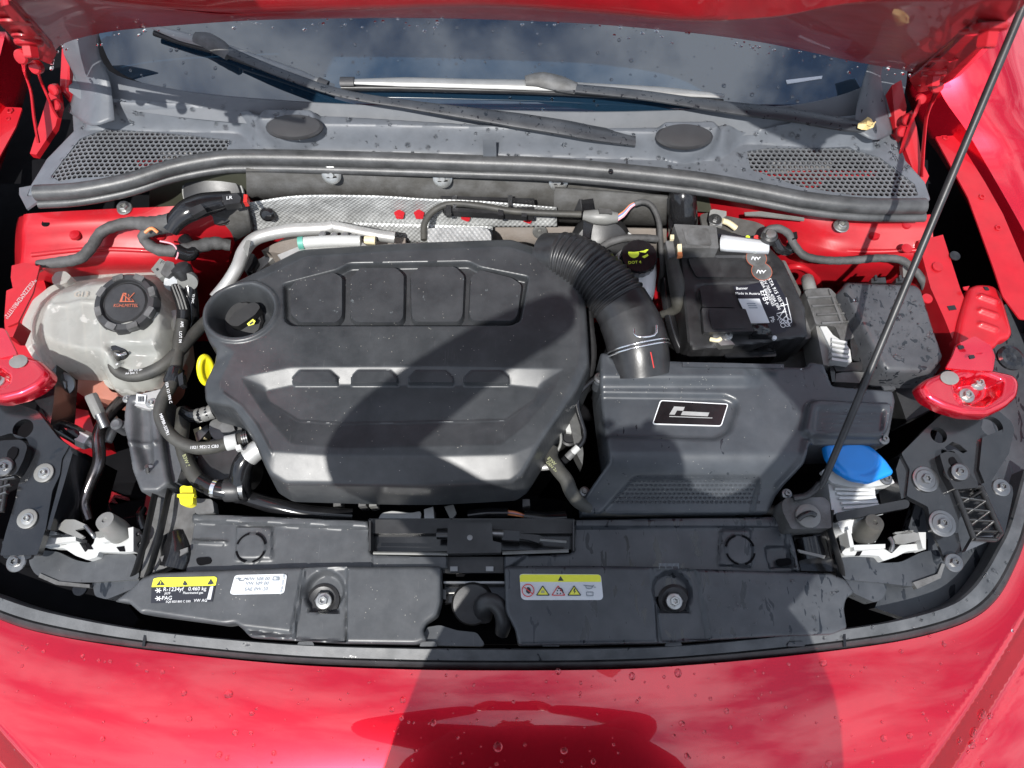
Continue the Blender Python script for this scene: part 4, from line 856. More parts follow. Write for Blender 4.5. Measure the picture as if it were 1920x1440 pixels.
# right flank of the engine
slab('lift_eye', [(1062, 762), (1074, 756), (1088, 800), (1094, 850), (1092, 872), (1080, 848), (1070, 800)], -.07, .04, m_iron, eb, .004); slab('sensor_body', [(1058, 796), (1068, 780), (1076, 800), (1076, 812), (1062, 810)], -.075, .03, m_white, eb, .003)
tube('sensor_loop', [(1036, 806, -.07), (1046, 802, -.066), (1052, 818, -.066), (1050, 836, -.07), (1042, 850, -.075)], .0022, m_buff, eb, seg=8); lathe('sensor_cup', (1066, 824, -.09), [(.012, 0), (.014, .012), (.011, .014), (.009, .008)], m_black, eb, seg=20)
tube('support_bar', [(1002, 876, -.09), (1020, 876, -.088), (1036, 874, -.088)], .005, m_alu, eb, seg=10)
# ------------------------------------------------------------------ engine mount / torque cover
mc = thing('engine_mount_cover', 'dark grey plastic belt cover left of the engine', 'cover', P(270, 830, -.2))
relief('cover', m_mount, mc, [(240, 738), (298, 735), (302, 770), (300, 800), (312, 880), (318, 905), (296, 922), (262, 922), (246, 880), (238, 830), (230, 800), (232, 760)], -.07, [('rim', .006, .006), ('in', [(244, 750), (286, 750), (292, 880), (262, 885), (246, 830)], -.012, .012, 8), ('line', [(243, 830), (290, 830)], .004, .006)], step=.0025, bot=.10, flare=.004, r=6, smooth=50)
slab('side_panel', [(304, 792), (322, 820), (340, 880), (332, 904), (318, 905), (308, 850)], -.085, .1, m_mount, mc, .006)
lathe('ear', (218, 795, -.08), [(.009, -.03), (.009, 0), (.006, .003), (.002, .002)], m_mount, mc, seg=18); slab('ear_web', [(216, 786), (236, 790), (236, 802), (216, 803)], -.084, .02, m_mount, mc, .002)
bolt(mc, (279, 888, -.078), B_GREY, .85); tube('stud', [(277, 886, -.072), (275, 874, -.05)], .0028, m_bolt, mc, seg=8)
slab('top_bracket', [(268, 738), (300, 730), (312, 742), (300, 764), (280, 768), (252, 760)], -.068, .01, m_alu, mc, .002)
sk = slab('parts_sticker', [(256, 738), (274, 741), (272, 757), (254, 755)], -.0655, .0008, m_paper, mc, 0)
for k in range(4): slab('print_block', [(259 + 3 * k, 743), (261 + 3 * k, 743), (261 + 3 * k, 753), (259 + 3 * k, 753)], -.0648, .0004, m_pk, sk, 0)
bolt(mc, (284, 756, -.067), B_ZINC, .55); bolt(mc, (238, 748, -.08), B_ZINC, .45)
# ------------------------------------------------------------------ air conditioning pipe
ac = thing('air_conditioning_pipe', 'bent dark metal pipe with grey valve cap on the left', 'pipe', P(185, 880, -.16))
tube('pipe', [(228, 752, -.12), (210, 770, -.11), (192, 796, -.10), (184, 820, -.095), (186, 848, -.093), (184, 872, -.094), (172, 900, -.098), (160, 930, -.105), (158, 950, -.11), (166, 975, -.115)], [.0098, .0098, .0095, .0093, .0092, .009, .0088, .0085, .008, .007], m_pipe, ac, seg=16)
tube('branch', [(206, 780, -.115), (214, 795, -.12), (200, 828, -.12)], .008, m_alu, ac, seg=10)
lathe('valve_cap', (189, 782, -.082), [(.0085, 0), (.0092, .004), (.0092, .034), (.0082, .037), (.003, .0375)], m_buff, ac, axis=(-.38, .8, .35), seg=24, wob=lambda a, h: 1 + .03 * math.cos(16 * a))
lathe('valve_stem', (193, 790, -.082), [(.008, -.01), (.008, .012)], m_bolt, ac, axis=(-.38, .8, .35), seg=14, wob=lambda a, h: 1 + .05 * math.sin(900 * h))
lathe('pressure_switch_nut', (160, 825, -.095), [(.0125, -.008), (.0135, -.006), (.0135, .008), (.012, .010)], m_alu, ac, axis=(-.85, .35, .05), seg=6, smooth=20)
tube('pressure_switch', [(152, 822, -.095), (140, 814, -.093), (124, 806, -.092), (112, 800, -.092)], [.013, .0135, .013, .011], m_gloss, ac, seg=14)
tube('switch_neck', [(160, 825, -.095), (178, 836, -.096)], .006, m_alu, ac, seg=12)
# ------------------------------------------------------------------ yellow clip
yc = thing('yellow_clip', 'small yellow plastic clip on the slam panel corner', 'clip', P(347, 935, -.08))
slab('upper_tab', [(337, 914), (343, 910), (352, 912), (360, 911), (362, 926), (338, 927)], -.062, .012, m_yellow, yc, .0025, r=3)
slab('lower_tab', [(336, 930), (361, 929), (362, 944), (352, 949), (338, 946)], -.060, .014, m_yellow, yc, .003, r=4); slab('cross_bar', [(332, 927), (337, 926), (364, 926), (363, 931), (332, 932)], -.056, .010, m_yellow, yc, .0015)
# ================================================================== firewall lining
fw = thing('firewall_insulation', 'black felt insulation on the bulkhead below the cowl', 'insulation', PY(800, 400, .36))
loft('felt', [[PY(u, v, .364) for u, v in ((462, 312), (700, 326), (1000, 338), (1240, 352))], [PY(u, v, .362) for u, v in ((464, 380), (700, 386), (1000, 400), (1240, 420))]], m_felt, fw, n=30, thick=.006)
loft('felt', [[PY(u, v, .345) for u, v in ((1040, 350), (1150, 358), (1252, 366))], [PY(u, v, .35) for u, v in ((1036, 425), (1140, 430), (1250, 432))]], m_felt, fw, n=16, thick=.006)
loft('felt', [[PY(u, v, .33) for u, v in ((372, 402), (410, 394), (464, 376))], [PY(u, v, .32) for u, v in ((390, 446), (430, 452), (474, 428))]], m_felt, fw, n=16, thick=.008)
loft('lower_felt', [[PY(u, v, .335) for u, v in ((900, 424), (1050, 424), (1250, 428))], [PY(u, v, .33) for u, v in ((900, 480), (1050, 480), (1250, 480))]], m_brown, fw, n=16, thick=.004)
for u, v in ((622, 323), (830, 330), (1047, 336)):
    c = PY(u, v + 4, .357); lathe('fixing_washer', c, [(.0155, 0), (.0155, .0025), (.012, .004), (.005, .0035), (.004, .007), (.001, .007)], m_zinc, fw, axis=(0, -.8, .6), seg=24)
    slab('fixing_cross', [tuple(PX(*(c + V((dx, -.006, dz))))) + (c.z + dz,) for dx, dz in ((-.008, -.002), (.008, .001), (.008, .003), (-.008, 0))], 0, .002, m_gloss, fw, 0)
c = PY(1012, 434, .325); lathe('fixing_washer', c, [(.0125, 0), (.0125, .002), (.009, .003), (.004, .0025), (.003, .005)], m_zinc, fw, axis=(0, -.85, .5), seg=20)
loft('plenum_wall', [[PY(u, v, .365) for u, v in ((280, 320), (470, 300))], [PY(u, v, .362) for u, v in ((280, 400), (466, 385))]], mat('olive_plenum_plastic', (.05, .052, .036), .6), fw, n=8)
loft('plenum_wall', [[PY(u, v, .37) for u, v in ((1240, 350), (1420, 372), (1530, 388))], [PY(u, v, .36) for u, v in ((1240, 392), (1420, 404), (1530, 412))]], MATS['olive_plenum_plastic'], fw, n=8)
slab('side_pad', [(1312, 402), (1330, 398), (1418, 416), (1436, 424), (1430, 440), (1372, 444), (1320, 436)], -.075, .006, m_felt, fw, .003, r=6)
slab('white_seam', [(1396, 398), (1426, 396), (1508, 408), (1508, 413), (1424, 404), (1398, 403)], -.02, .003, m_buff, fw, .001)
hs = thing('heat_shield', 'embossed silver heat shield along the bulkhead', 'heat shield', PY(760, 410, .34))
loft('sheet', [[PY(u, v, .335) for u, v in ((462, 380), (560, 366), (700, 366), (800, 372), (900, 376), (1044, 388))], [PY(u, v, .332) for u, v in ((468, 408), (570, 400), (700, 398), (800, 400), (900, 402), (1044, 405))], [PY(u, v, .325) for u, v in ((476, 436), (580, 426), (700, 420), (800, 422), (900, 424), (1044, 424))]], m_shield, hs, n=60, m=14, thick=.002)
loft('lower_sheet', [[PY(u, v, .322) for u, v in ((660, 416), (800, 420), (924, 424))], [PY(u, v, .31) for u, v in ((670, 452), (800, 456), (922, 456))]], m_shield, hs, n=20, m=6, thick=.002)
lathe('rubber_stud', PY(502, 401, .327), [(.012, 0), (.012, .004), (.008, .008), (.001, .009)], m_gloss, hs, axis=(0, -.8, .6), seg=20)
for u, v in ((749, 402), (786, 402)):
    c = PY(u, v, .327); lathe('torn_hole', c, [(.0085, 0), (.008, .001)], m_redin, hs, axis=(0, -.8, .6), seg=18, wob=lambda a, h: 1 + .12 * math.sin(5 * a))
for u, v in ((874, 406), (990, 410)): lathe('torn_hole', PY(u, v, .327), [(.0085, 0), (.008, .001)], m_redin, hs, axis=(0, -.8, .6), seg=18, wob=lambda a, h: 1 + .12 * math.sin(4 * a))
# cable guide on the bulkhead
cg = thing('cable_guide', 'black plastic cable guide clipped to the silver heat shield', 'cable guide', PY(915, 390, .31))
def strip(name, pts, z, th, m, par, b=.0015): return slab(name, pts, z, th, m, par, b)
strip('channel', [(826, 369), (900, 371), (1002, 374), (1001, 401), (910, 398), (830, 395)], -.045, .008, m_gloss, cg)
strip('channel_wall', [(826, 367), (1002, 372), (1002, 377), (826, 373)], -.034, .014, m_black, cg); strip('channel_wall', [(832, 388), (1000, 398), (1000, 404), (832, 395)], -.036, .014, m_black, cg)
for u in (848, 952): strip('steel_clip', [(u, 366), (u + 9, 366), (u + 8, 384), (u + 1, 386)], -.03, .006, m_chrome, cg, .001)
for u, v in ((836, 384), (934, 388), (978, 390)): strip('retainer', [(u, v), (u + 10, v), (u + 10, v + 16), (u, v + 16)], -.03, .012, m_black, cg, .002)
tube('cable', [(795, 450, -.05), (796, 420, -.045), (812, 396, -.04), (846, 382, -.034), (900, 386, -.034), (960, 396, -.034), (1030, 400, -.032), (1090, 402, -.03)], .0055, m_rubber, cg, seg=10)
lc = thing('lambda_connector', 'grey sensor connector on a black bracket right of the heat shield', 'connector', P(1125, 405, -.05))
strip('bracket', [(1090, 375), (1112, 372), (1114, 408), (1108, 432), (1104, 456), (1092, 456), (1094, 410)], -.03, .006, m_gloss, lc); slab('bracket_fin', [(1076, 396, -.05), (1086, 373, -.03), (1092, 373, -.03), (1092, 396, -.035)], -.04, .004, m_black, lc, .001)
tube('connector_body', [(1094, 404, -.03), (1120, 407, -.028), (1150, 408, -.028), (1158, 408, -.028)], [.008, .012, .0125, .008], m_buff, lc, seg=12); strip('connector_latch', [(1122, 390), (1146, 392), (1148, 400), (1124, 399)], -.013, .008, m_grey, lc)
for k, mm in enumerate((m_wire_o, m_wire_b, m_paper, m_wire_p)): tube('wire', [(1158, 404 + 3 * k, -.028), (1170, 396 + 3 * k, -.026), (1182, 384 + 2 * k, -.024), (1192, 380 + k, -.022)], .0014, mm, lc, seg=6)
tube('taped_lead', [(1190, 382, -.022), (1206, 378, -.02), (1222, 386, -.024), (1234, 410, -.03), (1238, 440, -.04), (1240, 470, -.05), (1242, 500, -.07), (1236, 545, -.11)], .0046, m_tape, lc, seg=10)
# wiring loom on the left wing
wl = thing('wiring_loom', 'taped black wiring loom crossing the left red inner wing', 'wiring', P(330, 420, -.04))
tube('grommet_duct', [(318, 432, -.02), (332, 412, -.012), (352, 396, -.006), (378, 385, -.006), (408, 378, -.008), (436, 372, -.012)], [.014, .017, .020, .020, .017, .013], m_gloss, wl, seg=14, flat=.8)
lathe('grommet', (402, 366, -.045), [(.047, 0), (.05, .004), (.046, .010), (.03, .014), (.01, .016)], m_black, wl, axis=(0, -.6, .7), seg=36); lathe('grommet_ring', (402, 364, -.044), [(.0505, 0), (.0515, .003), (.0505, .006)], m_buff, wl, axis=(0, -.6, .7), seg=36)
slab('duct_latch', [(416, 366), (444, 362), (452, 370), (450, 380), (420, 384)], .004, .014, m_black, wl, .002); slab('red_lock', [(457, 364), (464, 365), (463, 378), (456, 379)], .004, .012, m_red_hard, wl, .001); text('moulding', 'LR', (430, 371, .0065), .009, m_pw, wl, rot=8)
slab('duct_cover', [(352, 392), (376, 382), (384, 392), (362, 404)], .014, .01, m_black, wl, .002)
tube('loom', [(70, 495, -.035), (110, 492, -.035), (150, 484, -.033), (172, 462, -.03), (190, 436, -.026), (215, 424, -.024), (250, 418, -.022), (290, 422, -.02), (322, 418, -.018)], [.006, .0085, .009, .009, .009, .0095, .010, .014, .016], m_tape, wl, seg=12, rf=lambda t: 1 + .05 * math.sin(t * 90))
tube('loom_branch', [(296, 430, -.024), (272, 438, -.03), (272, 452, -.04), (296, 468, -.045), (330, 470, -.05), (366, 464, -.06), (400, 456, -.07), (432, 460, -.08)], [.009, .0085, .009, .010, .010, .011, .011, .009], m_tape, wl, seg=12, rf=lambda t: 1 + .08 * math.sin(t * 120))
tube('loom_branch', [(330, 470, -.045), (352, 478, -.055), (362, 470, -.06), (345, 448, -.06)], .011, m_gloss, wl, seg=12)
tube('tie_band', [(272, 436, -.012), (284, 428, -.008), (296, 436, -.012)], .0026, m_wire_o, wl, seg=6); tube('thin_wire', [(300, 452, -.034), (324, 458, -.036), (334, 474, -.04), (330, 486, -.045)], .0014, m_wire_p, wl, seg=6)
# ================================================================== intake hose
ih = thing('air_intake_hose', 'fat black corrugated air intake hose curving into the airbox', 'intake hose', P(1170, 580, -.08))
path = [(1022, 480, -.03), (1062, 484, -.012), (1100, 503, -.005), (1136, 535, -.005), (1168, 578, -.010), (1188, 622, -.016), (1198, 660, -.024), (1202, 700, -.04)]
def bell(t): return (1 + .045 * math.cos(t * 2 * math.pi * 34)) if .12 < t < .58 else (.97 if t <= .12 else 1.0)
tube('hose', path, [.037, .038, .039, .0405, .0425, .0435, .0435, .0435], m_hose, ih, seg=44, n=420, rf=bell, smooth=80)
tube('cuff', [(1176, 594, -.0115), (1188, 622, -.016), (1196, 650, -.0215)], [.0437, .0452, .0455], m_black, ih, seg=40, n=24)
def ringat(c, ax_, r_, rr, m, name, par, a0=0, a1=2 * math.pi, n=60):
    ax_ = V(ax_).normalized(); e1 = (V((1, 0, 0)) - ax_ * ax_.x).normalized(); e2 = ax_.cross(e1)
    return tube(name, [c + e1 * math.cos(a) * r_ + e2 * math.sin(a) * r_ for a in np.linspace(a0, a1, 24)], rr, m, par, seg=8, n=n)
cl = P(1196, 650, -.0215)
for k in (0, .006): ringat(cl + V((0, -k, -.0015)), (.2, -.9, -.25), .0462, .0016, m_chrome, 'spring_clamp', ih)
tube('clamp_tang', [cl + V((-.012, .010, .045)), cl + V((-.010, -.006, .048)), cl + V((.016, -.004, .048)), cl + V((.02, .012, .046))], .0018, m_chrome, ih, seg=8)
tube('moulding_line', [(1220, 660, .0205), (1226, 690, .012)], .0008, m_red_hard, ih, seg=6)
# ================================================================== brake fluid reservoir
br = thing('brake_fluid_reservoir', 'white brake fluid reservoir with black cap behind the intake hose', 'brake reservoir', P(1195, 520, -.12))
relief('tank', m_whitetrans, br, [(1144, 482), (1160, 462), (1190, 450), (1216, 452), (1230, 452), (1236, 500), (1232, 540), (1216, 572), (1190, 560), (1160, 520)], -.05, [('rim', .022, .022), ('disc', (1194, 484), .034, .03, .008, .2)], step=.003, bot=.10, r=8, smooth=70)
bcap = lathe('cap', (1197, 484, -.034), [(.0285, -.012), (.029, -.010), (.029, .006), (.027, .009), (.01, .0095)], m_gloss, br, axis=(.02, -.12, 1), seg=48, wob=lambda a, h: 1 + .02 * math.cos(20 * a))
c = (1197, 484)
flat('cap_symbol', [(1186, 459), (1198, 461), (1192, 469)], -.0245, m_pgreen, bcap, .0008); flat('cap_symbol', [(1204, 465), (1216, 468), (1210, 474), (1198, 472)], -.0245, m_pgreen, bcap, .0008)
lathe('cap_dot', (1188, 475, -.0245), [(.0085, 0), (.0085, .0008)], m_pgreen, bcap, seg=20); flat('cap_symbol', [(1204, 481), (1214, 476), (1216, 479), (1208, 484)], -.0245, m_pgreen, bcap, .0008); text('cap_lettering', 'DOT 4', (1190, 492, -.0235), .007, m_pgreen, bcap, rot=4)
slab('filler_pipe', [(1112, 430), (1140, 424), (1162, 428), (1188, 440), (1170, 450), (1130, 450)], -.07, .03, m_whitetrans, br, .008, r=8)
text('level_mark', 'K', (1209, 545, -.066), .010, m_pk, br, rot=-15)
tube('taped_cable', [(1120, 470, -.055), (1140, 456, -.04), (1170, 447, -.036), (1210, 446, -.04), (1232, 448, -.045)], .006, m_tape, br, seg=10)
lathe('booster', (1126, 460, -.09), [(.05, -.02), (.052, 0), (.045, .02), (.02, .028), (.01, .03)], m_black, br, axis=(0, -.6, .6), seg=32)
# ================================================================== airbox
ab = thing('airbox', 'grey plastic air filter box with a black logo badge', 'air filter box', P(1300, 800, -.15))
ZA = -.03
ao = [(1124, 666), (1138, 666), (1148, 677), (1290, 682), (1512, 687), (1518, 677), (1546, 680), (1562, 722), (1676, 731), (1681, 752), (1670, 812), (1664, 832), (1516, 834), (1510, 868), (1480, 905), (1467, 944), (1098, 946), (1096, 924), (1143, 864), (1132, 780), (1124, 715)]
y1_, y2_, y3_, y4_ = P(1200, 709, ZA).y, P(1200, 729, ZA).y, P(1200, 820, ZA).y, P(1200, 860, ZA).y
yb = P(1200, 945, ZA).y
def abf(X, Y, H, D):
    H = H - .012 * SS((Y - y2_) / (y1_ - y2_)) * -1 * (X < P(1420, 720, ZA).x + .01) * SS((P(1430, 720, ZA).x - X) / .03)
    return H - .055 * SS((y3_ - .02 - Y) / (y3_ - .02 - yb)) 
badge_rec = [(1080, 733), (1362, 737), (1385, 748), (1388, 768), (1372, 812), (1345, 827), (1080, 821)]
dim = [(1192, 884), (1432, 884), (1440, 896), (1438, 955), (1120, 955)]
tray = [(1508, 758), (1524, 749), (1668, 756), (1672, 770), (1664, 812), (1650, 828), (1512, 826), (1497, 812)]
shell = relief('lid', m_airbox, ab, ao, ZA, [('fn', abf), ('in', badge_rec, -.008, .008, 10), ('in', dim, -.007, .005, 8), ('in', tray, .012, .007, 8), ('in', [(1524, 766), (1656, 770), (1650, 816), (1518, 814)], -.004, .005, 8), ('line', [(1514, 832), (1506, 868), (1476, 903)], .006, .010), ('rim', .006, .006)] +
    [('line', [(1540, 772 + 9 * k), (1640, 774 + 9 * k)], .0014, .0018) for k in range(5)], step=.0024, bot=.10, flare=.0, r=5, smooth=55)
tb = bvh([shell])
def ons(u, v, dz=.0003, z=ZA):
    p = P(u, v, z)
    for _ in range(3):
        h, nn, _i, _d = tb.ray_cast(V((p.x, p.y, .5)), V((0, 0, -1)))
        if h is None: return p
        p = P(u, v, h.z)
    return V((p.x, p.y, h.z + dz))
def badge_poly(pts, dz): return [tuple(p) + (ZA - .008 + dz,) for p in pts]
bp = [(1238, 750), (1366, 757), (1353, 799), (1223, 795)]
bfr = slab('badge_frame', badge_poly(bp, .003), ZA, .003, m_pw, ab, .0006, r=5)
bi = [(1239.6, 751.8), (1364, 758.6), (1351.5, 797.6), (1225, 793.8)]
slab('badge_face', badge_poly(bi, .0034), ZA, .002, m_gloss, bfr, 0, r=4)
em = [[(1264, 762), (1284, 763), (1281, 770), (1269.5, 769.5), (1265, 777.5), (1255, 777)], [(1280, 771), (1330, 773.5), (1327, 780.5), (1276.5, 778)], [(1255, 780), (1336, 783), (1335.5, 784.4), (1255, 781.4)]]
for e in em: slab('emblem', badge_poly(e, .0040), ZA, .0005, m_alu, bfr, 0)
vs_, fs = [], []                                                          # moulded ring pattern of the front recess
for j in range(9):
    for i in range(36):
        u, v = 1150 + i * 8.8 + (4.4 if j % 2 else 0) - j * .0, 893 + j * 8.0
        if u > 1424 or v > 941 or u < 1198 - (v - 884) * 1.05: continue
        p = ons(u, v, .0002); k = len(vs_)
        for rr, hh in ((.0028, 0), (.0022, .0015), (.0014, .0015), (.0008, .0001)): vs_ += [p + V((math.cos(a) * rr, math.sin(a) * rr, hh)) for a in np.linspace(0, 2 * math.pi, 10, endpoint=False)]
        for rg in range(3): fs += [(k + rg * 10 + q, k + rg * 10 + (q + 1) % 10, k + (rg + 1) * 10 + (q + 1) % 10, k + (rg + 1) * 10 + q) for q in range(10)]
mesh('ring_pattern', vs_, fs, m_airbox, ab, 60, kind='stuff')
bolt(ab, tuple(PX(*P(1125, 709, -.035))) + (-.035,), B_SMALL, 1.5, name='screw'); lathe('screw_post', (1124, 712, -.037), [(.0085, -.03), (.0085, -.002)], m_airbox, ab, seg=16)
for p in ((1096, 922, -.095), (1475, 926, -.085), (1657, 824, -.03)):
    lathe('screw_post', p, [(.0075, -.02), (.0075, 0), (.0055, .001)], m_black, ab, seg=16); bolt(ab, p, B_SMALL, 1.3, name='screw')
slab('hinge_row', [(1280, 679), (1470, 683), (1470, 690), (1280, 687)], ZA + .0165, .004, m_airbox, ab, .001)
slab('lower_box', [(1140, 690), (1540, 700), (1660, 740), (1650, 825), (1500, 840), (1460, 930), (1120, 930), (1150, 860)], -.14, .18, m_dark, ab, .01)
for pts in ([(1404, 838, 1)],): pass
# ================================================================== battery
bt = thing('car_battery', 'black car battery with white and black labels', 'battery', P(1400, 540, -.2))
ZT = -.045
bo = [(1272, 424), (1345, 424), (1438, 456), (1470, 490), (1510, 575), (1515, 630), (1408, 645), (1300, 655), (1290, 638), (1277, 500)]
relief('case', m_black, bt, bo, ZT, [('rim', .003, .004), ('in', [(1286, 482), (1296, 478), (1440, 480), (1456, 515), (1400, 523), (1310, 522), (1292, 500)], -.003, .003, 6), ('in', [(1300, 536), (1318, 531), (1460, 527), (1490, 580), (1492, 612), (1330, 628), (1312, 600)], -.002, .003, 6)], step=.003, bot=.17, r=3, smooth=30)
slab('case_band', [(1276, 500), (1472, 488), (1516, 575), (1521, 634), (1300, 664), (1286, 640)], ZT - .028, .15, m_grey, bt, .004, r=4)
slab('insulation_sleeve', [(1270, 640), (1300, 672), (1420, 676), (1530, 652), (1528, 600), (1545, 640), (1540, 690), (1270, 690)], -.14, .1, m_felt, bt, .008)
tco = slab('terminal_cover', [(1263, 420), (1343, 424), (1348, 466), (1278, 464)], ZT + .030, .03, m_grey, bt, .004, r=3); slab('cover_panel', [(1279, 427), (1328, 428), (1335, 460), (1288, 458)], ZT + .0315, .003, m_grey, tco, .001, r=4)
slab('rear_flap', [(1290, 484), (1345, 482), (1358, 519), (1306, 519), (1296, 500)], ZT + .004, .006, m_black, bt, .002, r=5); slab('middle_flap', [(1312, 540), (1322, 535), (1368, 534), (1379, 576), (1318, 576)], ZT + .008, .008, m_black, bt, .002, r=4)
tfl = slab('terminal_flap', [(1316, 577), (1398, 579), (1414, 621), (1320, 623)], ZT + .022, .010, m_black, bt, .003, r=3); slab('flap_panel', [(1328, 582), (1388, 583), (1396, 616), (1336, 617)], ZT + .0235, .003, m_black, tfl, .001, r=4)
loft('strap', [[(1398, 606, ZT + .016), (1404, 622, ZT + .014), (1404, 640, ZT - .004), (1402, 660, ZT - .03)], [(1438, 606, ZT + .016), (1446, 622, ZT + .014), (1450, 640, ZT - .004), (1452, 660, ZT - .03)]], m_gloss, bt, n=16, thick=.002)
slab('strap_foot', [(1352, 650), (1452, 646), (1456, 668), (1362, 672)], ZT - .03, .03, m_gloss, bt, .003, r=3)
slab('pole_clamp', [(1336, 625), (1362, 624), (1366, 634), (1378, 646), (1352, 648), (1338, 636)], ZT + .010, .014, m_zinc, bt, .002); bolt(bt, (1364, 629, ZT + .010), B_ZINC, .55); tube('pole_wire', [(1332, 636, ZT + .006), (1345, 638, ZT + .010), (1352, 634, ZT + .012)], .0035, m_cream, bt, seg=8)
lathe('breather', (1451, 635, ZT + .001), [(.0035, 0), (.0035, .004), (.001, .005)], m_paper, bt, seg=12)
# labels
loft('roll_label', [[(1353, 440, ZT + .020), (1442, 452, ZT + .018)], [(1350, 450, ZT + .026), (1442, 460, ZT + .024)], [(1350, 464, ZT + .022), (1442, 470, ZT + .02)], [(1351, 471, ZT + .008), (1440, 476, ZT + .006)]], m_paper, bt, n=8, m=10, thick=.001)
slab('warning_label', [(1346, 438), (1430, 446), (1432, 452), (1348, 446)], ZT + .004, .003, m_klabel, bt, 0); lathe('warning_dot', (1402, 445, ZT + .0055), [(.0035, 0), (.0035, .0006)], m_pgreen, bt, seg=16); lathe('warning_dot', (1419, 446, ZT + .0055), [(.005, 0), (.005, .0006)], m_pr, bt, seg=16)
for u, v in ((1418, 484), (1428, 509)):
    wst = lathe('warning_sticker', (u, v, ZT + .0003), [(.0165, 0), (.0165, .0008)], m_po, bt, seg=32); lathe('sticker_face', (u, v, ZT + .0008), [(.0156, 0), (.0156, .0008)], m_grey, wst, seg=32)
    for k in range(3): tube('sticker_symbol', [(u - 9 + 6 * k, v + 3, ZT + .002), (u - 6 + 6 * k, v - 3 + k, ZT + .002), (u - 2 + 5 * k, v + 4 - 3 * k, ZT + .002)], .0008, m_pw, wst, seg=5)
ZL = ZT + .0006
tyl = slab('type_label', [(1374, 537), (1398, 535), (1448, 524), (1455, 524), (1472, 556), (1484, 590), (1487, 608), (1472, 622), (1448, 628), (1420, 618), (1396, 578)], ZL, .0005, m_klabel, bt, 0)
for s, p, sz, rt in (('Banner', (1380, 541), .0065, 2), ('EFB+', (1434, 558), .0125, -80), ('5TA 915 105 D', (1455, 548), .0082, -72), ('12V 70Ah 420A DIN', (1446, 551), .0068, -72), ('760A EN/SAE/GS', (1438, 552 - 3), .0068, -72), ('Pb', (1448, 599), .010, -75)):
    text('label_lettering', s, p + (ZL + .0003,), sz, m_pw, tyl, rot=rt, align='LEFT' if s == 'Banner' else 'CENTER')
text('label_lettering', 'Made in Austria', (1379, 550, ZL + .0003), .0060, m_pw, tyl, align='LEFT', rot=-1)
for a, b in (((1474, 558), (1484, 600)), ((1468, 566), (1480, 610)), ((1456, 588), (1474, 584)), ((1456, 590), (1482, 612)), ((1462, 574), (1478, 570)), ((1458, 600), (1472, 578)), ((1476, 590), (1462, 606))): tube('line_art', [a + (ZL + .0004,), b + (ZL + .0004,)], .0006, m_pw, tyl, seg=4, n=3)
for u, v in ((1466, 602), (1474, 598), (1480, 602), (1468, 610), (1476, 608)): ringat(P(u, v, ZL + .0004), (0, 0, 1), .0035, .0005, m_pw, 'line_art', tyl, n=16)
cdl = slab('code_label', [(1384, 560), (1424, 560), (1443, 605), (1406, 607)], ZT + .0016, .0008, m_paper, bt, 0)
for k in range(3): slab('label_line', [(1400 + 2 * k, 568 + 4 * k), (1416 + 2 * k, 568 + 4 * k), (1417 + 2 * k, 570 + 4 * k), (1401 + 2 * k, 570 + 4 * k)], ZT + .0020, .0002, m_pg, cdl, 0)
# cable stack beside the battery
bc = thing('battery_cable', 'thick black cable running down the left of the battery', 'cable', P(1265, 540, -.08))
tube('cable', [(1258, 470, -.045), (1262, 500, -.045), (1268, 530, -.05), (1272, 560, -.06), (1266, 580, -.08), (1240, 590, -.1)], [.012, .011, .013, .013, .008, .006], m_rubber, bc, seg=12); slab('cable_lug', [(1248, 452), (1262, 450), (1266, 478), (1254, 482)], -.03, .02, m_grey, bc, .003)
slab('fuse_tag', [(1270, 458), (1278, 457), (1279, 472), (1271, 472)], -.014, .006, m_cream, bc, .001); slab('fuse_tag', [(1271, 472), (1279, 472), (1280, 480), (1271, 481)], -.015, .006, m_wire_o, bc, .001); slab('fuse_tag', [(1257, 440), (1264, 440), (1264, 448), (1257, 448)], -.02, .006, m_cream, bc, .001)
tube('cable', [(1246, 500, -.09), (1250, 560, -.09), (1262, 620, -.10), (1278, 660, -.11)], .009, m_gloss, bc, seg=10); tube('cable', [(1286, 520, -.07), (1292, 580, -.07), (1312, 630, -.07)], .006, m_rubber, bc, seg=8)
# black air duct elbow and earth strap
el = thing('drain_elbow', 'glossy black elbow pipe below the cowl seal', 'elbow pipe', P(1285, 390, -.05))
tube('elbow', [PY(1282, 350, .35), PY(1280, 362, .33), P(1280, 382, -.018), P(1282, 408, -.04), P(1284, 430, -.09)], [.021, .022, .0225, .022, .021], m_gloss, el, seg=28); tube('rim', [(1254, 372, -.03), (1256, 400, -.04), (1260, 424, -.06)], .003, m_black, el, seg=8); slab('elbow_plate', [(1252, 366), (1258, 360), (1262, 420), (1256, 438)], -.035, .01, m_gloss, el, .002)
es = thing('earth_strap', 'metal earth lug bolted to the bodywork behind the battery', 'earth lug', P(1342, 412, -.06))
slab('lug', [(1332, 394), (1338, 392), (1362, 396), (1362, 404), (1354, 410), (1354, 424), (1332, 420), (1330, 402)], -.045, .006, m_alu, es, .002); bolt(es, (1341, 412, -.045), B_GREY, .7); tube('braid', [(1354, 414, -.046), (1366, 418, -.05), (1380, 428, -.055)], .005, m_cream, es, seg=10)
cb = thing('positive_cable', 'black cable arching from the battery over the right inner wing', 'cable', P(1450, 445, -.02))
tube('cable', [(1432, 448, -.02), (1440, 432, -.012), (1458, 428, -.008), (1478, 438, -.012), (1490, 460, -.02), (1510, 480, -.028), (1550, 488, -.03), (1600, 488, -.03), (1650, 484, -.028), (1690, 488, -.03), (1716, 508, -.035), (1732, 530, -.045), (1738, 556, -.06)], .0062, m_tape, cb, seg=12, n=120, rf=lambda t: 1 + .04 * math.sin(t * 140))
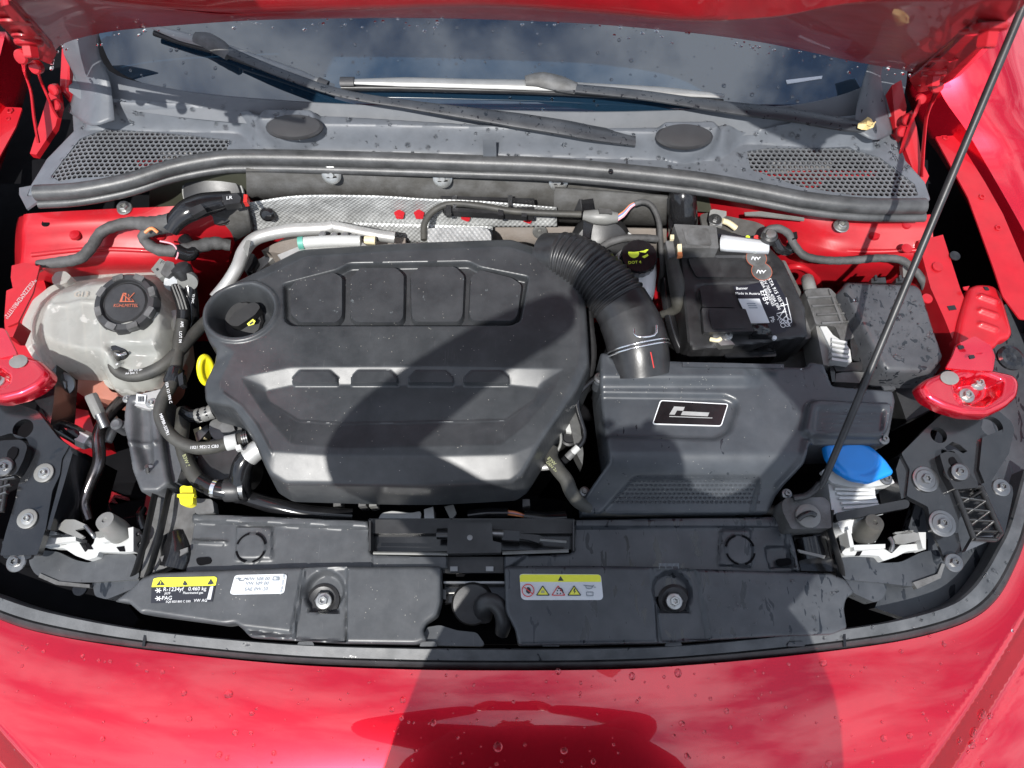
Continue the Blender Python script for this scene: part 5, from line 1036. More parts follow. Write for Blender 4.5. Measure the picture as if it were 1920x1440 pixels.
lathe('cap_nut', (1445, 440, -.010), [(.012, -.014), (.012, -.002), (.0085, 0), (.0085, .004), (.003, .006)], m_black, cb, seg=20); lathe('nut_face', (1445, 440, -.007), [(.0078, 0), (.0075, .004), (.003, .005)], m_zinc, cb, seg=20); tube('branch', [(1452, 450, -.02), (1462, 466, -.03), (1480, 470, -.04), (1486, 456, -.03)], .008, m_gloss, cb, seg=10)
slab('cable_clip', [(1692, 492), (1706, 490), (1708, 520), (1694, 524)], -.045, .01, m_buff, cb, .002); slab('cable_clip', [(1484, 436), (1494, 434), (1496, 446), (1486, 450)], -.01, .01, m_gloss, cb, .002)
# ================================================================== relay carrier, control unit, fuse box
rc = thing('relay_carrier', 'grey ribbed connector carrier between battery and fuse box', 'connector', P(1555, 600, -.12))
slab('shell', [(1508, 545), (1520, 541), (1556, 540), (1568, 552), (1600, 605), (1606, 614), (1600, 634), (1578, 640), (1566, 612), (1530, 608)], -.05, .08, m_grey, rc, .004, r=4)
for k in range(4): slab('rib', [(1514 + 9 * k, 556 + 16 * k), (1566 + 10 * k, 553 + 16 * k), (1567 + 10 * k, 556 + 16 * k), (1515 + 9 * k, 559 + 16 * k)], -.046, .006, m_grey, rc, .001)
slab('rib', [(1554, 542), (1558, 542), (1582, 604), (1578, 606)], -.0455, .006, m_grey, rc, .001); tube('loom_stub', [(1520, 546, -.06), (1516, 532, -.06), (1514, 524, -.07)], .010, m_buff, rc, seg=12)
slab('side_latch', [(1592, 622), (1608, 618), (1612, 640), (1606, 668), (1598, 674)], -.052, .05, m_black, rc, .003)
ecu = thing('engine_control_unit', 'white finned control unit housing in front of the connector carrier', 'control unit', P(1565, 650, -.1))
slab('gasket_face', [(1530, 612), (1540, 610), (1554, 632), (1560, 668), (1554, 686), (1544, 684)], -.056, .06, m_buff, ecu, .003)
hous = slab('housing', [(1538, 612), (1550, 612), (1562, 628), (1588, 646), (1594, 656), (1597, 678), (1562, 679), (1556, 650)], -.050, .07, m_white, ecu, .004)
for k in range(5): slab('cooling_fin', [(1560, 634 + 9 * k), (1588 + 1.5 * k, 640 + 9 * k), (1589 + 1.5 * k, 644 + 9 * k), (1560, 639 + 9 * k)], -.043, .02, m_white, hous, .0015)
slab('plug', [(1562, 682), (1596, 680), (1618, 678), (1616, 694), (1568, 696)], -.06, .05, m_black, ecu, .002); slab('plug_face', [(1568, 700), (1590, 696), (1620, 698), (1612, 718), (1566, 716)], -.065, .05, m_grey, ecu, .002); slab('plug_side', [(1556, 690), (1566, 686), (1566, 716), (1560, 716)], -.062, .04, m_gloss, ecu, .001)
slab('plug_base', [(1555, 716), (1640, 722), (1640, 740), (1560, 736)], -.09, .04, m_black, ecu, .002)
fb = thing('fuse_box', 'dark grey fuse box with rain spotted lid on the right', 'fuse box', P(1670, 620, -.15))
fo = [(1582, 538), (1590, 527), (1718, 531), (1730, 540), (1752, 612), (1772, 668), (1748, 698), (1664, 695), (1654, 686)]
lid = relief('lid', m_fuse, fb, fo, -.02, [('rim', .008, .010), ('line', [(1588, 548), (1658, 680)], .0015, .003)], step=.0025, bot=.055, flare=.004, r=6, smooth=60)
slab('base', [(p[0] + (p[0] - 1670) * .03 - 2, p[1] + (p[1] - 610) * .04 + 6) for p in fo], -.078, .12, m_fuse, fb, .003, r=6)
text('lid_mark', 'FUS', (1670, 541, -.0197), .010, m_black, lid, rot=-2)
for u in (1646, 1692): slab('lid_clip', [(u - 12, 522), (u + 14, 520), (u + 16, 530), (u - 12, 530)], -.03, .02, m_black, fb, .002); slab('clip_tooth', [(u - 6, 516), (u - 2, 515), (u, 524), (u - 5, 525)], -.026, .015, m_black, fb, .001)
slab('side_bracket', [(1676, 724), (1690, 712), (1740, 720), (1760, 700), (1780, 690), (1760, 760), (1700, 790), (1690, 760)], -.12, .05, m_black, fb, .006); slab('foot', [(1640, 700), (1662, 698), (1680, 730), (1656, 732)], -.07, .05, m_fuse, fb, .003)
drops(fb, [lid], [(1590, 535), (1722, 535), (1760, 660), (1660, 688)], -.02, 90, .0008, .0035, seed=21, name='fine_rain')
drops(ab, [shell], [(1440, 690), (1556, 690), (1640, 740), (1660, 820), (1510, 815)], ZA, 40, .0008, .003, seed=22, name='fine_rain')
# ================================================================== hoses right of the engine
h = hose('coolant_hose', 'khaki printed hose bending right along the front of the airbox', [(1034, 842, -.075), (1034, 860, -.07), (1046, 880, -.065), (1062, 900, -.062), (1072, 924, -.065), (1092, 946, -.085), (1130, 955, -.10), (1200, 957, -.105), (1300, 956, -.105), (1400, 956, -.105), (1470, 957, -.105)],
         [.0105, .0105, .0102, .0098, .0095, .0092, .0082, .0072, .007, .007, .007], m_rubber, printed=[('E3W 5081', (1042, 872, -.0555), .0072, -45, m_pkhaki), ('OEN 25 21', (1038, 878, -.0555), .006, -45, m_pkhaki)])
for u in (1382, 1412): lathe('hose_band', (u, 956, -.105), [(.0076, -.002), (.0076, .002)], m_gloss, h, axis=(1, 0, 0), seg=18)
h = hose('vacuum_line', 'thin black line looping beside the airbox to a white joint', [(1118, 708, -.04), (1100, 722, -.042), (1086, 738, -.045), (1082, 760, -.05), (1090, 790, -.055), (1096, 812, -.06), (1092, 830, -.062), (1078, 844, -.065)], .0036, m_gloss)
tube('white_joint', [(1084, 838, -.063), (1072, 850, -.066)], .0052, m_white, h, seg=12); tube('grey_joint', [(1074, 848, -.0655), (1064, 858, -.07)], .006, m_grey, h, seg=12); tube('lead_in', [(1064, 858, -.07), (1046, 874, -.085)], .006, m_gloss, h, seg=10)
hose('breather_line', 'thin ribbed black line along the right edge of the engine cover', [(1104, 580, -.06), (1108, 620, -.06), (1112, 660, -.06), (1106, 700, -.062), (1090, 730, -.065)], .006, m_black, rf=lambda t: 1 + .05 * math.sin(t * 200))
# ================================================================== washer bottle
wb = thing('washer_bottle', 'white washer bottle neck with large blue flip cap', 'washer bottle', P(1600, 940, -.2))
slab('neck', [(1552, 898), (1560, 890), (1640, 900), (1676, 902), (1678, 910), (1640, 912), (1644, 960), (1640, 1000), (1580, 1000), (1560, 960)], -.085, .1, m_whitetrans, wb, .006, r=6)
slab('neck_flange', [(1540, 884), (1550, 876), (1570, 890), (1600, 898), (1672, 896), (1678, 906), (1640, 912), (1590, 912), (1560, 905)], -.062, .010, m_white, wb, .002, r=3)
for k in range(7): slab('neck_rib', [(1566 + 4 * k, 914 + 9 * k), (1636 + 3 * k, 916 + 7 * k), (1638 + 3 * k, 922 + 7 * k), (1566 + 4 * k, 918 + 9 * k)], -.078, .006, m_whitetrans, wb, .001)
for k in range(0): slab('neck_panel', [(1572 + 22 * k, 922), (1588 + 22 * k, 923), (1590 + 22 * k, 968), (1576 + 22 * k, 968)], -.079, .004, m_white, wb, .001, r=2)
capo = [(1547, 834), (1555, 826), (1586, 816), (1604, 816), (1640, 838), (1664, 862), (1678, 882), (1676, 888), (1634, 904), (1600, 898), (1572, 882), (1552, 856)]
relief('blue_cap', m_blue, wb, capo, -.035, [('fn', lambda X, Y, H, D: H - .0), ('rim', .006, .008), ('disc', (1606, 858), .036, .028, -.002, .12), ('disc', (1606, 858), .030, .023, .0016, .12), ('line', [(1560, 862), (1590, 890), (1632, 900)], -.0025, .004)], step=.0018, bot=.014, r=5, smooth=50)
slab('cap_tab', [(1545, 846), (1552, 834), (1564, 850), (1560, 862)], -.048, .006, m_blue, wb, .002)
flat('cap_pictogram', [(1596, 851), (1614, 850), (1620, 860), (1600, 862)], -.0362, mat('blue_relief', (.004, .14, .45), .4), wb, .0006)
bolt(wb, (1661, 898, -.060), B_SMALL, 1.5, name='screw')
# ================================================================== red corner brackets under the bonnet edge
def rbracket(label, plate, recess, flap, bolts, spot, plug):
    t = thing('wing_bracket', label, 'bracket', W(bolts[0][:2], -.05), 'red corner brackets')
    relief('plate', m_red, t, plate, -.005, [('in', recess, -.022, .014, 10), ('rim', .010, .010), ('disc', (bolts[0][0], bolts[0][1]), .017, .017, .003, .2), ('disc', (bolts[1][0], bolts[1][1]), .017, .017, .003, .2)], step=.0022, bot=.022, r=9, smooth=60)
    slab('flap', flap, .02, .004, m_red, t, .002, r=4, taper=.02)
    for b in bolts: bolt(t, (b[0], b[1], -.024), B_ZINC, .78)
    lathe('foam_pad', spot + (-.0045,), [(.0105, 0), (.0105, .0012), (.009, .0016)], m_buff, t, seg=24, sx=1.25)
    if plug: 
        lathe('emboss_ring', plug + (.0205,), [(.012, 0), (.012, .001), (.0105, .0012), (.0098, .0002)], m_red, t, seg=24)
    return t
r1_ = rbracket('red wing bracket with two bolts on the right', [(1722, 722), (1738, 708), (1775, 694), (1796, 686), (1860, 690), (1905, 700), (1916, 716), (1912, 742), (1890, 762), (1856, 778), (1810, 776), (1770, 764), (1736, 746)],
         [(1782, 722), (1800, 702), (1850, 696), (1886, 712), (1880, 746), (1850, 766), (1806, 764)], [(1774, 690, .0), (1786, 668, .022), (1794, 646, .03), (1828, 630, .03), (1858, 648, .03), (1866, 668, .022), (1862, 696, .0), (1820, 694, -.003)], [(1833, 719), (1812, 742)], (1780, 709), (1832, 650))
for u, v in ((1802, 651), (1822, 669)): slab('hole', [(u - 6, v - 3), (u + 4, v - 4), (u + 7, v + 2), (u - 3, v + 4)], .031, .002, m_gloss, r1_, 0, r=2)
l1_ = rbracket('red wing bracket cut off by the left picture edge', [(-80, 700), (-60, 665), (-20, 650), (26, 660), (70, 672), (92, 694), (90, 708), (72, 726), (40, 742), (0, 752), (-50, 745)], [(-60, 712), (-40, 690), (0, 684), (24, 700), (20, 724), (-10, 736), (-50, 735)],
         [(-30, 660, .0), (-22, 632, .022), (-12, 614, .03), (8, 616, .03), (16, 632, .024), (32, 664, .0), (0, 672, -.003)], [(-4, 713), (-40, 722)], (35, 678), None)
gus = thing('wing_gusset_panel', 'ribbed red gusset plate standing behind the right bracket', 'gusset', P(1850, 590, -.03))
relief('plate', m_redin, gus, [(1792, 640), (1800, 600), (1812, 560), (1820, 536), (1836, 530), (1864, 532), (1880, 545), (1896, 600), (1902, 622), (1896, 634), (1880, 636), (1868, 652), (1840, 650), (1806, 660)], -.02, [('rim', .008, .010)] + [('line', [(1838, 556 + 26 * k), (1866, 566 + 26 * k)], .006, .007) for k in range(3)], step=.0025, bot=.02, r=8, smooth=60)
slab('slot', [(1844, 537), (1852, 538), (1856, 544), (1848, 544)], -.0185, .002, m_gloss, gus, 0, r=2); slab('slot', [(1806, 538), (1818, 536), (1814, 544), (1808, 543)], -.021, .002, m_redin, gus, 0)
pl = thing('drain_plug', 'black rubber plug in the dark wing floor at right', 'plug', P(1893, 672, -.06))
lathe('plug', (1893, 672, -.05), [(.020, 0), (.020, .004), (.015, .006), (.008, .004), (.001, .006)], m_gloss, pl, seg=28)
flr = thing('wing_liner', 'black wet plastic liner behind the right support arm', 'liner', P(1880, 800, -.2))
slab('liner', [(1790, 600), (1920, 560), (2000, 700), (1960, 1000), (1880, 1120), (1700, 1160), (1640, 1140), (1700, 1000), (1760, 800)], -.14, .02, m_carrier_wet_shade, flr, .004)
fll = thing('wing_liner', 'black plastic liner in the shadow of the left corner', 'liner', P(20, 1080, -.2))
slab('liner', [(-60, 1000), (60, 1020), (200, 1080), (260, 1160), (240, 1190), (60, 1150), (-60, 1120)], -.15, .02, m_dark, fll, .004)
slab('liner_wall', [(70, 1020), (140, 850), (160, 850), (110, 1020)], -.12, .1, m_dark, fll, .003); slab('red_tag', [(134, 864), (140, 860), (147, 876), (143, 880)], -.118, .003, m_red_hard, fll, .0006)
# ================================================================== radiator support arms
ra = thing('radiator_support_arm', 'black painted steel support arm on the right with round holes', 'support arm', P(1780, 880, -.1), 'radiator support arms')
slab('top_plate', [(1690, 850), (1740, 800), (1776, 768), (1870, 768), (1896, 790), (1902, 806), (1892, 850), (1860, 900), (1840, 930), (1812, 900), (1790, 846), (1764, 842), (1768, 880), (1782, 912), (1800, 960), (1796, 1000), (1748, 995), (1740, 950), (1700, 930), (1706, 880)], -.055, .012, m_steel_black, ra, 0, r=4, holes=((1760, 816, .012), (1860, 800, .016), [(1772, 838), (1786, 828), (1800, 834), (1814, 846), (1806, 850), (1790, 842), (1776, 846)]))
slab('inner_flange', [(1690, 850), (1704, 880), (1702, 930), (1690, 936), (1680, 880)], -.06, .06, m_steel_black, ra, .003)
slab('fold', [(1842, 820), (1880, 805), (1876, 850), (1846, 905), (1836, 880)], -.048, .014, m_steel_black, ra, .005)
slab('lower_strap', [(1748, 994), (1796, 996), (1804, 1036), (1802, 1052), (1772, 1052), (1764, 1030)], -.066, .006, m_steel_black, ra, .002, r=4)
for p in ((1735, 899, -.054), (1766, 982, -.054)):
    lathe('washer', p, [(.0185, 0), (.0185, .002), (.016, .0028), (.010, .0028)], m_bolt, ra, seg=28); bolt(ra, (p[0], p[1], p[2] + .002), B_DARK, .85)
bolt(ra, (1788, 1055, -.06), B_GREY, .8)
hb = thing('headlamp_bracket', 'black ribbed plastic headlamp bracket with a long slot at right', 'bracket', P(1820, 920, -.1), 'headlamp brackets')
slab('head', [(1762, 852), (1776, 846), (1794, 850), (1814, 880), (1832, 905), (1836, 914), (1790, 918), (1772, 886)], -.040, .016, m_gloss, hb, .003, r=4, holes=())
slab('slot', [(1780, 858), (1788, 856), (1798, 870), (1798, 880), (1790, 878), (1780, 866)], -.0385, .003, m_dark, hb, .001, r=3); lathe('boss', (1799, 885, -.040), [(.0125, 0), (.0125, .004), (.010, .005), (.006, .004)], m_black, hb, seg=24); bolt(hb, (1799, 885, -.036), B_DARK, .7)
fr_ = [(1790, 916), (1838, 912), (1876, 1000), (1866, 1012), (1826, 1010)]
for a, b in zip(fr_, fr_[1:] + fr_[:1]): tube('frame', [a + (-.05,), b + (-.05,)], .0035, m_black, hb, seg=6, n=4, flat=1.6)
for k in range(4):
    t = (k + .5) / 4; a = (1793 + 34 * t, 922 + 84 * t); b = (1842 + 30 * t, 918 + 76 * t); tube('rib', [a + (-.05,), (b[0], b[1] + 12, -.05)], .002, m_bolt, hb, seg=6, n=4, flat=2); tube('rib', [(a[0], a[1] + 14, -.0505), (b[0] - 4, b[1] - 8, -.0505)], .002, m_bolt, hb, seg=6, n=4, flat=2)
slab('web', [(1792, 920), (1838, 916), (1872, 1000), (1830, 1008)], -.066, .006, m_black, hb, .001)
slab('foot', [(1810, 1034), (1826, 1006), (1864, 1004), (1860, 1012)], -.052, .010, m_bolt, hb, .002)
st = thing('corner_strut', 'narrow black strut with bolt at the right corner', 'strut', P(1870, 950, -.1))
slab('strut', [(1843, 905), (1852, 901), (1888, 903), (1898, 912), (1900, 925), (1884, 1000), (1878, 1004), (1850, 930)], -.058, .01, m_steel_black, st, .003, r=4); bolt(st, (1877, 914, -.058), B_GREY, .8)
# left side
la = thing('radiator_support_arm', 'black painted steel support arm at the left edge with bolts', 'support arm', P(60, 900, -.1), 'radiator support arms')
slab('top_plate', [(-40, 760), (20, 752), (70, 770), (110, 822), (130, 836), (116, 860), (112, 890), (98, 920), (86, 990), (70, 1040), (0, 1042), (10, 1000), (28, 940), (36, 900), (52, 880), (48, 852), (58, 840), (50, 822), (20, 812), (-40, 830)], -.05, .012, m_steel_black, la, 0, r=4, holes=((43, 804, .015),))
slab('side_flange', [(130, 836), (118, 862), (114, 892), (88, 992), (94, 994), (122, 900), (136, 850)], -.052, .06, m_steel_black, la, .002)
slab('lower_strap', [(4, 1014), (66, 1012), (58, 1046), (40, 1052), (6, 1046)], -.054, .006, m_steel_black, la, .002, r=4)
for p in ((83, 887, -.049), (52, 973, -.049)):
    lathe('washer', p, [(.0138, 0), (.0138, .002), (.012, .0028), (.008, .0028)], m_buff, la, seg=28); bolt(la, (p[0], p[1], p[2] + .002), B_ZINC, .62)
bolt(la, (31, 1054, -.056), B_GREY, .85)
hb2 = thing('headlamp_bracket', 'black plastic headlamp bracket with a long slot at the left edge', 'bracket', P(15, 860, -.1), 'headlamp brackets')
slab('head', [(-30, 840), (0, 826), (40, 824), (52, 836), (44, 862), (30, 890), (8, 894), (-30, 900)], -.034, .016, m_gloss, hb2, .004, r=8); slab('slot', [(14, 846), (24, 836), (34, 840), (32, 852), (22, 866), (12, 862)], -.032, .003, m_dark, hb2, .001, r=4)
lathe('boss', (9, 876, -.034), [(.014, 0), (.014, .003), (.011, .005), (.007, .004)], m_black, hb2, seg=24); bolt(hb2, (9, 876, -.030), B_GREY, .7)
for k in range(4): tube('rib', [(-20, 905 + 16 * k, -.04), (30 - 8 * k, 895 + 14 * k, -.04)], .0025, m_bolt, hb2, seg=6, n=4, flat=2); tube('rib', [(-10 + 8 * k, 895, -.0405), (-14 + 6 * k, 960, -.0405)], .0025, m_bolt, hb2, seg=6, n=4, flat=2)
# ================================================================== slam panel (lock carrier)
lk = thing('slam_panel', 'black plastic slam panel running across the front of the bay', 'slam panel', P(900, 1010, -.15))
ZL2 = -.098
def rearstrip(poly, extra): return relief('rear_shelf', m_carrier if poly[0][0] < 900 else m_carrier_wet_shade, lk, poly, ZL2, [('rim', .003, .003)] + extra, step=.0025, bot=.05, r=4, smooth=45)
rs1 = rearstrip([(360, 962), (690, 976), (692, 1034), (700, 1040), (838, 1042), (838, 1066), (560, 1078), (345, 1078)], [('in', [(355, 974), (700, 988), (700, 1100), (340, 1100)], -.007, .004), ('in', [(440, 984), (510, 986), (510, 1050), (436, 1050)], .004, .003, 5), ('disc', (470, 1026), .022, .022, .003, .1), ('line', [(360, 1013), (420, 1016)], .004, .004)])
rs2 = rearstrip([(1078, 974), (1468, 968), (1486, 1000), (1502, 1072), (1240, 1078), (945, 1066), (945, 1042), (1070, 1036), (1076, 1030)], [('in', [(1060, 986), (1470, 984), (1500, 1100), (900, 1100)], -.007, .004), ('in', [(1352, 990), (1410, 990), (1414, 1064), (1346, 1060)], .004, .003, 5), ('disc', (1388, 1030), .022, .022, .003, .1), ('in', [(1434, 1022), (1484, 1020), (1494, 1064), (1444, 1066)], -.006, .004, 3)])
for u, v in ((470, 1027), (1388, 1031)):
    c = P(u, v, ZL2 + .0005)
    for k in range(4): ringat(c, (0, 0, 1), .0205, .0014, m_dark, 'punched_arc', lk, a0=k * math.pi / 2 + .25, a1=(k + 1) * math.pi / 2 - .25, n=14)
for u, v in ((381, 1052), (1469, 1054)): slab('hole', [(u - 15, v - 6), (u + 13, v - 8), (u + 16, v + 4), (u - 10, v + 9)], ZL2 - .005, .002, m_dark, lk, 0, r=7)
slab('corner_box', [(284, 920), (366, 928), (366, 972), (356, 1040), (300, 1070), (262, 1084), (280, 1000)], -.105, .02, m_grey, lk, .003, r=4); slab('corner_lid', [(362, 934), (398, 936), (402, 962), (366, 964)], -.092, .02, m_grey, lk, .004, r=6)
for d in (0, 26): tube('upright_rib', [(292 + d, 920, -.088), (280 + d, 975, -.082), (272 + d, 1010, -.082), (258 + d, 1060, -.088), (252 + d, 1076, -.094)], .0024, m_black, lk, seg=8, flat=4.0, up=(0, 0, 1))
tube('well', [(330, 1010, -.12), (335, 1040, -.115), (328, 1066, -.115)], .024, m_gloss, lk, seg=16)
slab('gusset', [(300, 1044), (352, 1026), (352, 1034), (306, 1062)], -.094, .004, m_grey, lk, .001)
slab('corner_box', [(1484, 990), (1556, 990), (1578, 1072), (1502, 1070)], -.12, .02, m_gloss, lk, .003); tube('upright_rib', [(1558, 956, -.068), (1556, 990, -.074), (1566, 1024, -.08), (1576, 1060, -.088), (1578, 1074, -.094)], .0026, m_black, lk, seg=8, flat=4.0, up=(0, 0, 1))
tube('well', [(1520, 1010, -.115), (1528, 1050, -.115)], .022, m_gloss, lk, seg=16); slab('gusset', [(1496, 1030), (1548, 1042), (1546, 1047), (1500, 1036)], -.092, .004, m_buff, lk, .001)
# latch trays
def tray(pts, z, r_): return slab('latch_tray', pts, z, .02, m_carrier_wet_shade if pts[0][0] > 900 else m_carrier, lk, .004, r=r_)
tray([(55, 1030), (108, 1034), (140, 1050), (170, 1056), (182, 1040), (255, 1038), (262, 1086), (176, 1092), (112, 1092), (66, 1078), (54, 1056)], -.102, 10)
tray([(1575, 1040), (1645, 1042), (1650, 1056), (1690, 1054), (1730, 1034), (1764, 1030), (1772, 1050), (1760, 1078), (1712, 1100), (1664, 1094), (1580, 1086)], -.104, 10)
for p in ([(172, 1090), (262, 1084), (258, 1100), (200, 1124), (178, 1118)], [(1576, 1086), (1650, 1088), (1664, 1100), (1656, 1122), (1640, 1130), (1600, 1112)]): slab('tray_apron', p, -.108, .03, m_carrier_wet_shade, lk, .004, r=6)
lathe('tray_drain', (152, 1104, -.115), [(.010, 0), (.010, .004), (.006, .004)], m_gloss, lk, seg=20); slab('tray_edge', [(75, 1075), (110, 1090), (168, 1096), (168, 1102), (104, 1096), (72, 1082)], -.1, .01, m_grey, lk, .002); slab('tray_edge', [(1712, 1092), (1758, 1076), (1766, 1056), (1772, 1058), (1764, 1084), (1720, 1104)], -.1, .01, m_grey, lk, .002)
# air duct in the middle with flap actuator
slab('duct_floor', [(692, 972), (1076, 972), (1072, 1030), (700, 1036)], -.125, .01, m_gloss, lk, .002); slab('duct_back', [(690, 974), (1078, 974), (1078, 1000), (690, 1000)], -.112, .012, m_black, lk, .002); tube('duct_rim', [(700, 1037, -.097), (840, 1039, -.097)], .0022, m_buff, lk, seg=6); tube('duct_rim', [(942, 1037, -.097), (1066, 1033, -.097)], .0026, m_buff, lk, seg=6)
for x_ in (692, 1074): slab('duct_cheek', [(x_, 976), (x_ + 3, 976), (x_ + 3, 1032), (x_, 1034)], -.096, .03, m_black, lk, .001)
fa = thing('flap_actuator', 'small black actuator block with linkage in the central duct', 'actuator', P(890, 1010, -.11))
slab('block', [(840, 980), (922, 980), (924, 1014), (940, 1018), (940, 1036), (838, 1038)], -.088, .02, m_black, fa, .003, r=2); lathe('pin_mark', (881, 1008, -.0878), [(.004, 0), (.004, .001), (.002, .0012)], m_bolt, fa, seg=14)
tube('rod_joint', [(820, 1001, -.10), (842, 1001, -.098)], .008, m_gloss, fa, seg=10); tube('rod_joint', [(922, 1000, -.096), (944, 1001, -.096)], .006, m_bolt, fa, seg=10); slab('link', [(941, 994), (974, 996), (974, 1014), (941, 1012)], -.094, .010, m_gloss, fa, .002); slab('link_arm', [(974, 1000), (1010, 1003), (1022, 1008), (1010, 1018), (990, 1012), (974, 1010)], -.094, .008, m_black, fa, .002); tube('link_wire', [(1012, 1012, -.095), (1062, 1016, -.097)], .0022, m_buff, fa, seg=8)
# front trim covers
ZF = -.088
def trim(name, label, outline, feats): 
    t = thing(name, label, 'shroud', P(*outline[len(outline) // 2], -.15)); r_ = relief('panel', m_carrier if outline[0][0] < 900 else m_carrier_wet_shade, t, outline, ZF, [('rim', .004, .005)] + feats, step=.0022, bot=.035, r=6, smooth=45); return t, r_
t1, p1_ = trim('radiator_shroud', 'black radiator shroud half carrying the yellow and white stickers', [(212, 1128), (246, 1102), (266, 1082), (288, 1074), (360, 1070), (567, 1063), (640, 1062), (826, 1061), (826, 1128), (818, 1154), (798, 1168), (792, 1182), (800, 1200), (780, 1208), (640, 1206), (470, 1196), (440, 1168), (418, 1172), (270, 1152), (262, 1150), (240, 1130)],
    [('in', [(569, 1064), (650, 1062), (652, 1206), (548, 1200)], -.006, .003), ('disc', (606, 1108), .030, .030, -.014, .25), ('in', [(580, 1115), (632, 1115), (636, 1150), (574, 1148)], -.010, .004, 3), ('line', [(568, 1064), (545, 1190)], -.003, .003), ('line', [(650, 1064), (648, 1204)], -.003, .003), ('line', [(270, 1152), (420, 1176), (540, 1190)], -.004, .006)])
t2, p2_ = trim('radiator_shroud', 'wet black radiator shroud half carrying the white pictogram sticker', [(945, 1061), (1090, 1060), (1222, 1062), (1304, 1066), (1560, 1074), (1586, 1086), (1604, 1110), (1588, 1122), (1584, 1140), (1590, 1178), (1560, 1190), (1440, 1194), (1230, 1206), (972, 1210), (966, 1180), (948, 1146)],
    [('in', [(1224, 1064), (1306, 1066), (1330, 1200), (1238, 1206)], -.006, .003), ('disc', (1262, 1108), .030, .030, -.014, .25), ('in', [(1234, 1115), (1290, 1116), (1298, 1150), (1236, 1150)], -.010, .004, 3), ('line', [(1223, 1064), (1234, 1200)], -.003, .003), ('line', [(1306, 1068), (1330, 1196)], -.003, .003)])
for t, u, v in ((t1, 607, 1127), (t2, 1264, 1128)):
    lathe('bolt_seat', (u, v, -.112), [(.0235, 0), (.0235, .006), (.019, .008), (.013, .006)], m_black, t, seg=32); lathe('hex_collar', (u, v, -.106), [(.0135, 0), (.0135, .006), (.011, .008)], m_bolt, t, seg=6, smooth=20); bolt(t, (u, v, -.099), B_ZINC, .8)
drops(t2, [p2_], [(1310, 1070), (1580, 1085), (1580, 1180), (1330, 1195)], ZF, 50, .0008, .003, seed=31, name='fine_rain')
for k in range(16): tube('scale_tick', [(1236 + 2.4 * k, 1056, ZF + .0005), (1236.5 + 2.4 * k, 1062 if k % 5 else 1066, ZF + .0005)], .0003, m_pg, t2, seg=4, n=3)
def sticker(t, name, label, poly, m, r=4):
    s = slab(name, poly, ZF + .0012, .0008, m, t, 0, r=r); s['label'] = label; return s
def pr(par, name, poly, m, lift=.0006, r=0): return slab(name, poly, ZF + .0012 + lift, lift * .9, m, par, 0, r=r)
def ptext(par, s, u, v, size, m, rot=0, **k): return text('lettering', s, (u, v, ZF + .0022), size, m, par, rot=rot, **k)
s1 = sticker(t1, 'refrigerant_sticker', 'yellow and black refrigerant sticker', [(288, 1085), (296, 1083), (403, 1081), (407, 1084), (404, 1098), (284, 1101)], m_ylabel, 2); pr(s1, 'black_field', [(284, 1101), (404, 1098), (398, 1128), (283, 1131)], m_klabel, .0003)
pr(s1, 'warning_triangle', [(292, 1098), (301, 1087), (309, 1097)], m_pk, r=1); ptext(s1, '!', 301, 1094, .009, m_ylabel); pr(s1, 'flame', [(342, 1096), (346, 1088), (349, 1092), (352, 1096), (347, 1098)], m_pk); pr(s1, 'person_mark', [(388, 1096), (392, 1090), (395, 1085), (398, 1090), (401, 1094), (396, 1096)], m_pk); pr(s1, 'side_code', [(394, 1100), (400, 1099), (395, 1124), (388, 1124)], m_paper)
for u, v in ((297, 1107), (297, 1122)):
    for k in range(3): a = k * math.pi / 3; tube('snowflake', [(u - 6 * math.cos(a), v - 5 * math.sin(a), ZF + .0023), (u + 6 * math.cos(a), v + 5 * math.sin(a), ZF + .0023)], .0007, m_pw, s1, seg=4, n=3)
for s, u, v, sz in (('R-1234yf', 325, 1105, .0078), ('0.460 kg', 370, 1104, .0074), ('J639', 314, 1112.5, .0046), ('Fluorinated gas', 362, 1111.5, .0046), ('PAG', 313, 1121.5, .0075), ('5Q0 820 800 C 030', 334, 1128, .0042), ('VW AG', 376, 1126, .0056)): ptext(s1, s, u, v, sz, m_pw, rot=1)
s2 = sticker(t1, 'oil_grade_sticker', 'white oil grade sticker with grey lettering', [(440, 1080), (446, 1078), (534, 1076), (538, 1079), (533, 1110), (528, 1113), (436, 1115), (431, 1112)], m_paper, 4)
for s, u, v in (('VW 508 00', 484, 1086), ('VW 509 00', 482, 1094.5), ('SAE 0W-20', 480, 1105)): ptext(s2, s, u, v, .0068, m_pg, rot=1)
for a, b in (((441, 1086), (446, 1084)), ((446, 1084), (449, 1089)), ((449, 1089), (456, 1089)), ((456, 1089), (459, 1084)), ((459, 1084), (463, 1087)), ((447, 1084), (452, 1086))): tube('oil_can_outline', [a + (ZF + .0022,), b + (ZF + .0022,)], .0006, m_pg, s2, seg=4, n=3)
for q in ([(512, 1082), (523, 1082), (523, 1088), (511, 1088)],): 
    for a, b in zip(q, q[1:] + q[:1]): tube('booklet_outline', [a + (ZF + .0022,), b + (ZF + .0022,)], .0005, m_pg, s2, seg=4, n=3)
pr(s2, 'booklet_page', [(518, 1083), (522, 1083), (522, 1087), (518, 1087)], m_pg); text('lettering', '5NA 010 230', (530, 1094, ZF + .0022), .0045, m_pg, s2, rot=86)
s3 = sticker(t2, 'pictogram_sticker', 'white pictogram sticker with yellow warning band', [(974, 1078), (979, 1076), (1122, 1077), (1127, 1080), (1131, 1120), (1127, 1125), (983, 1125), (977, 1121)], m_paper, 4)
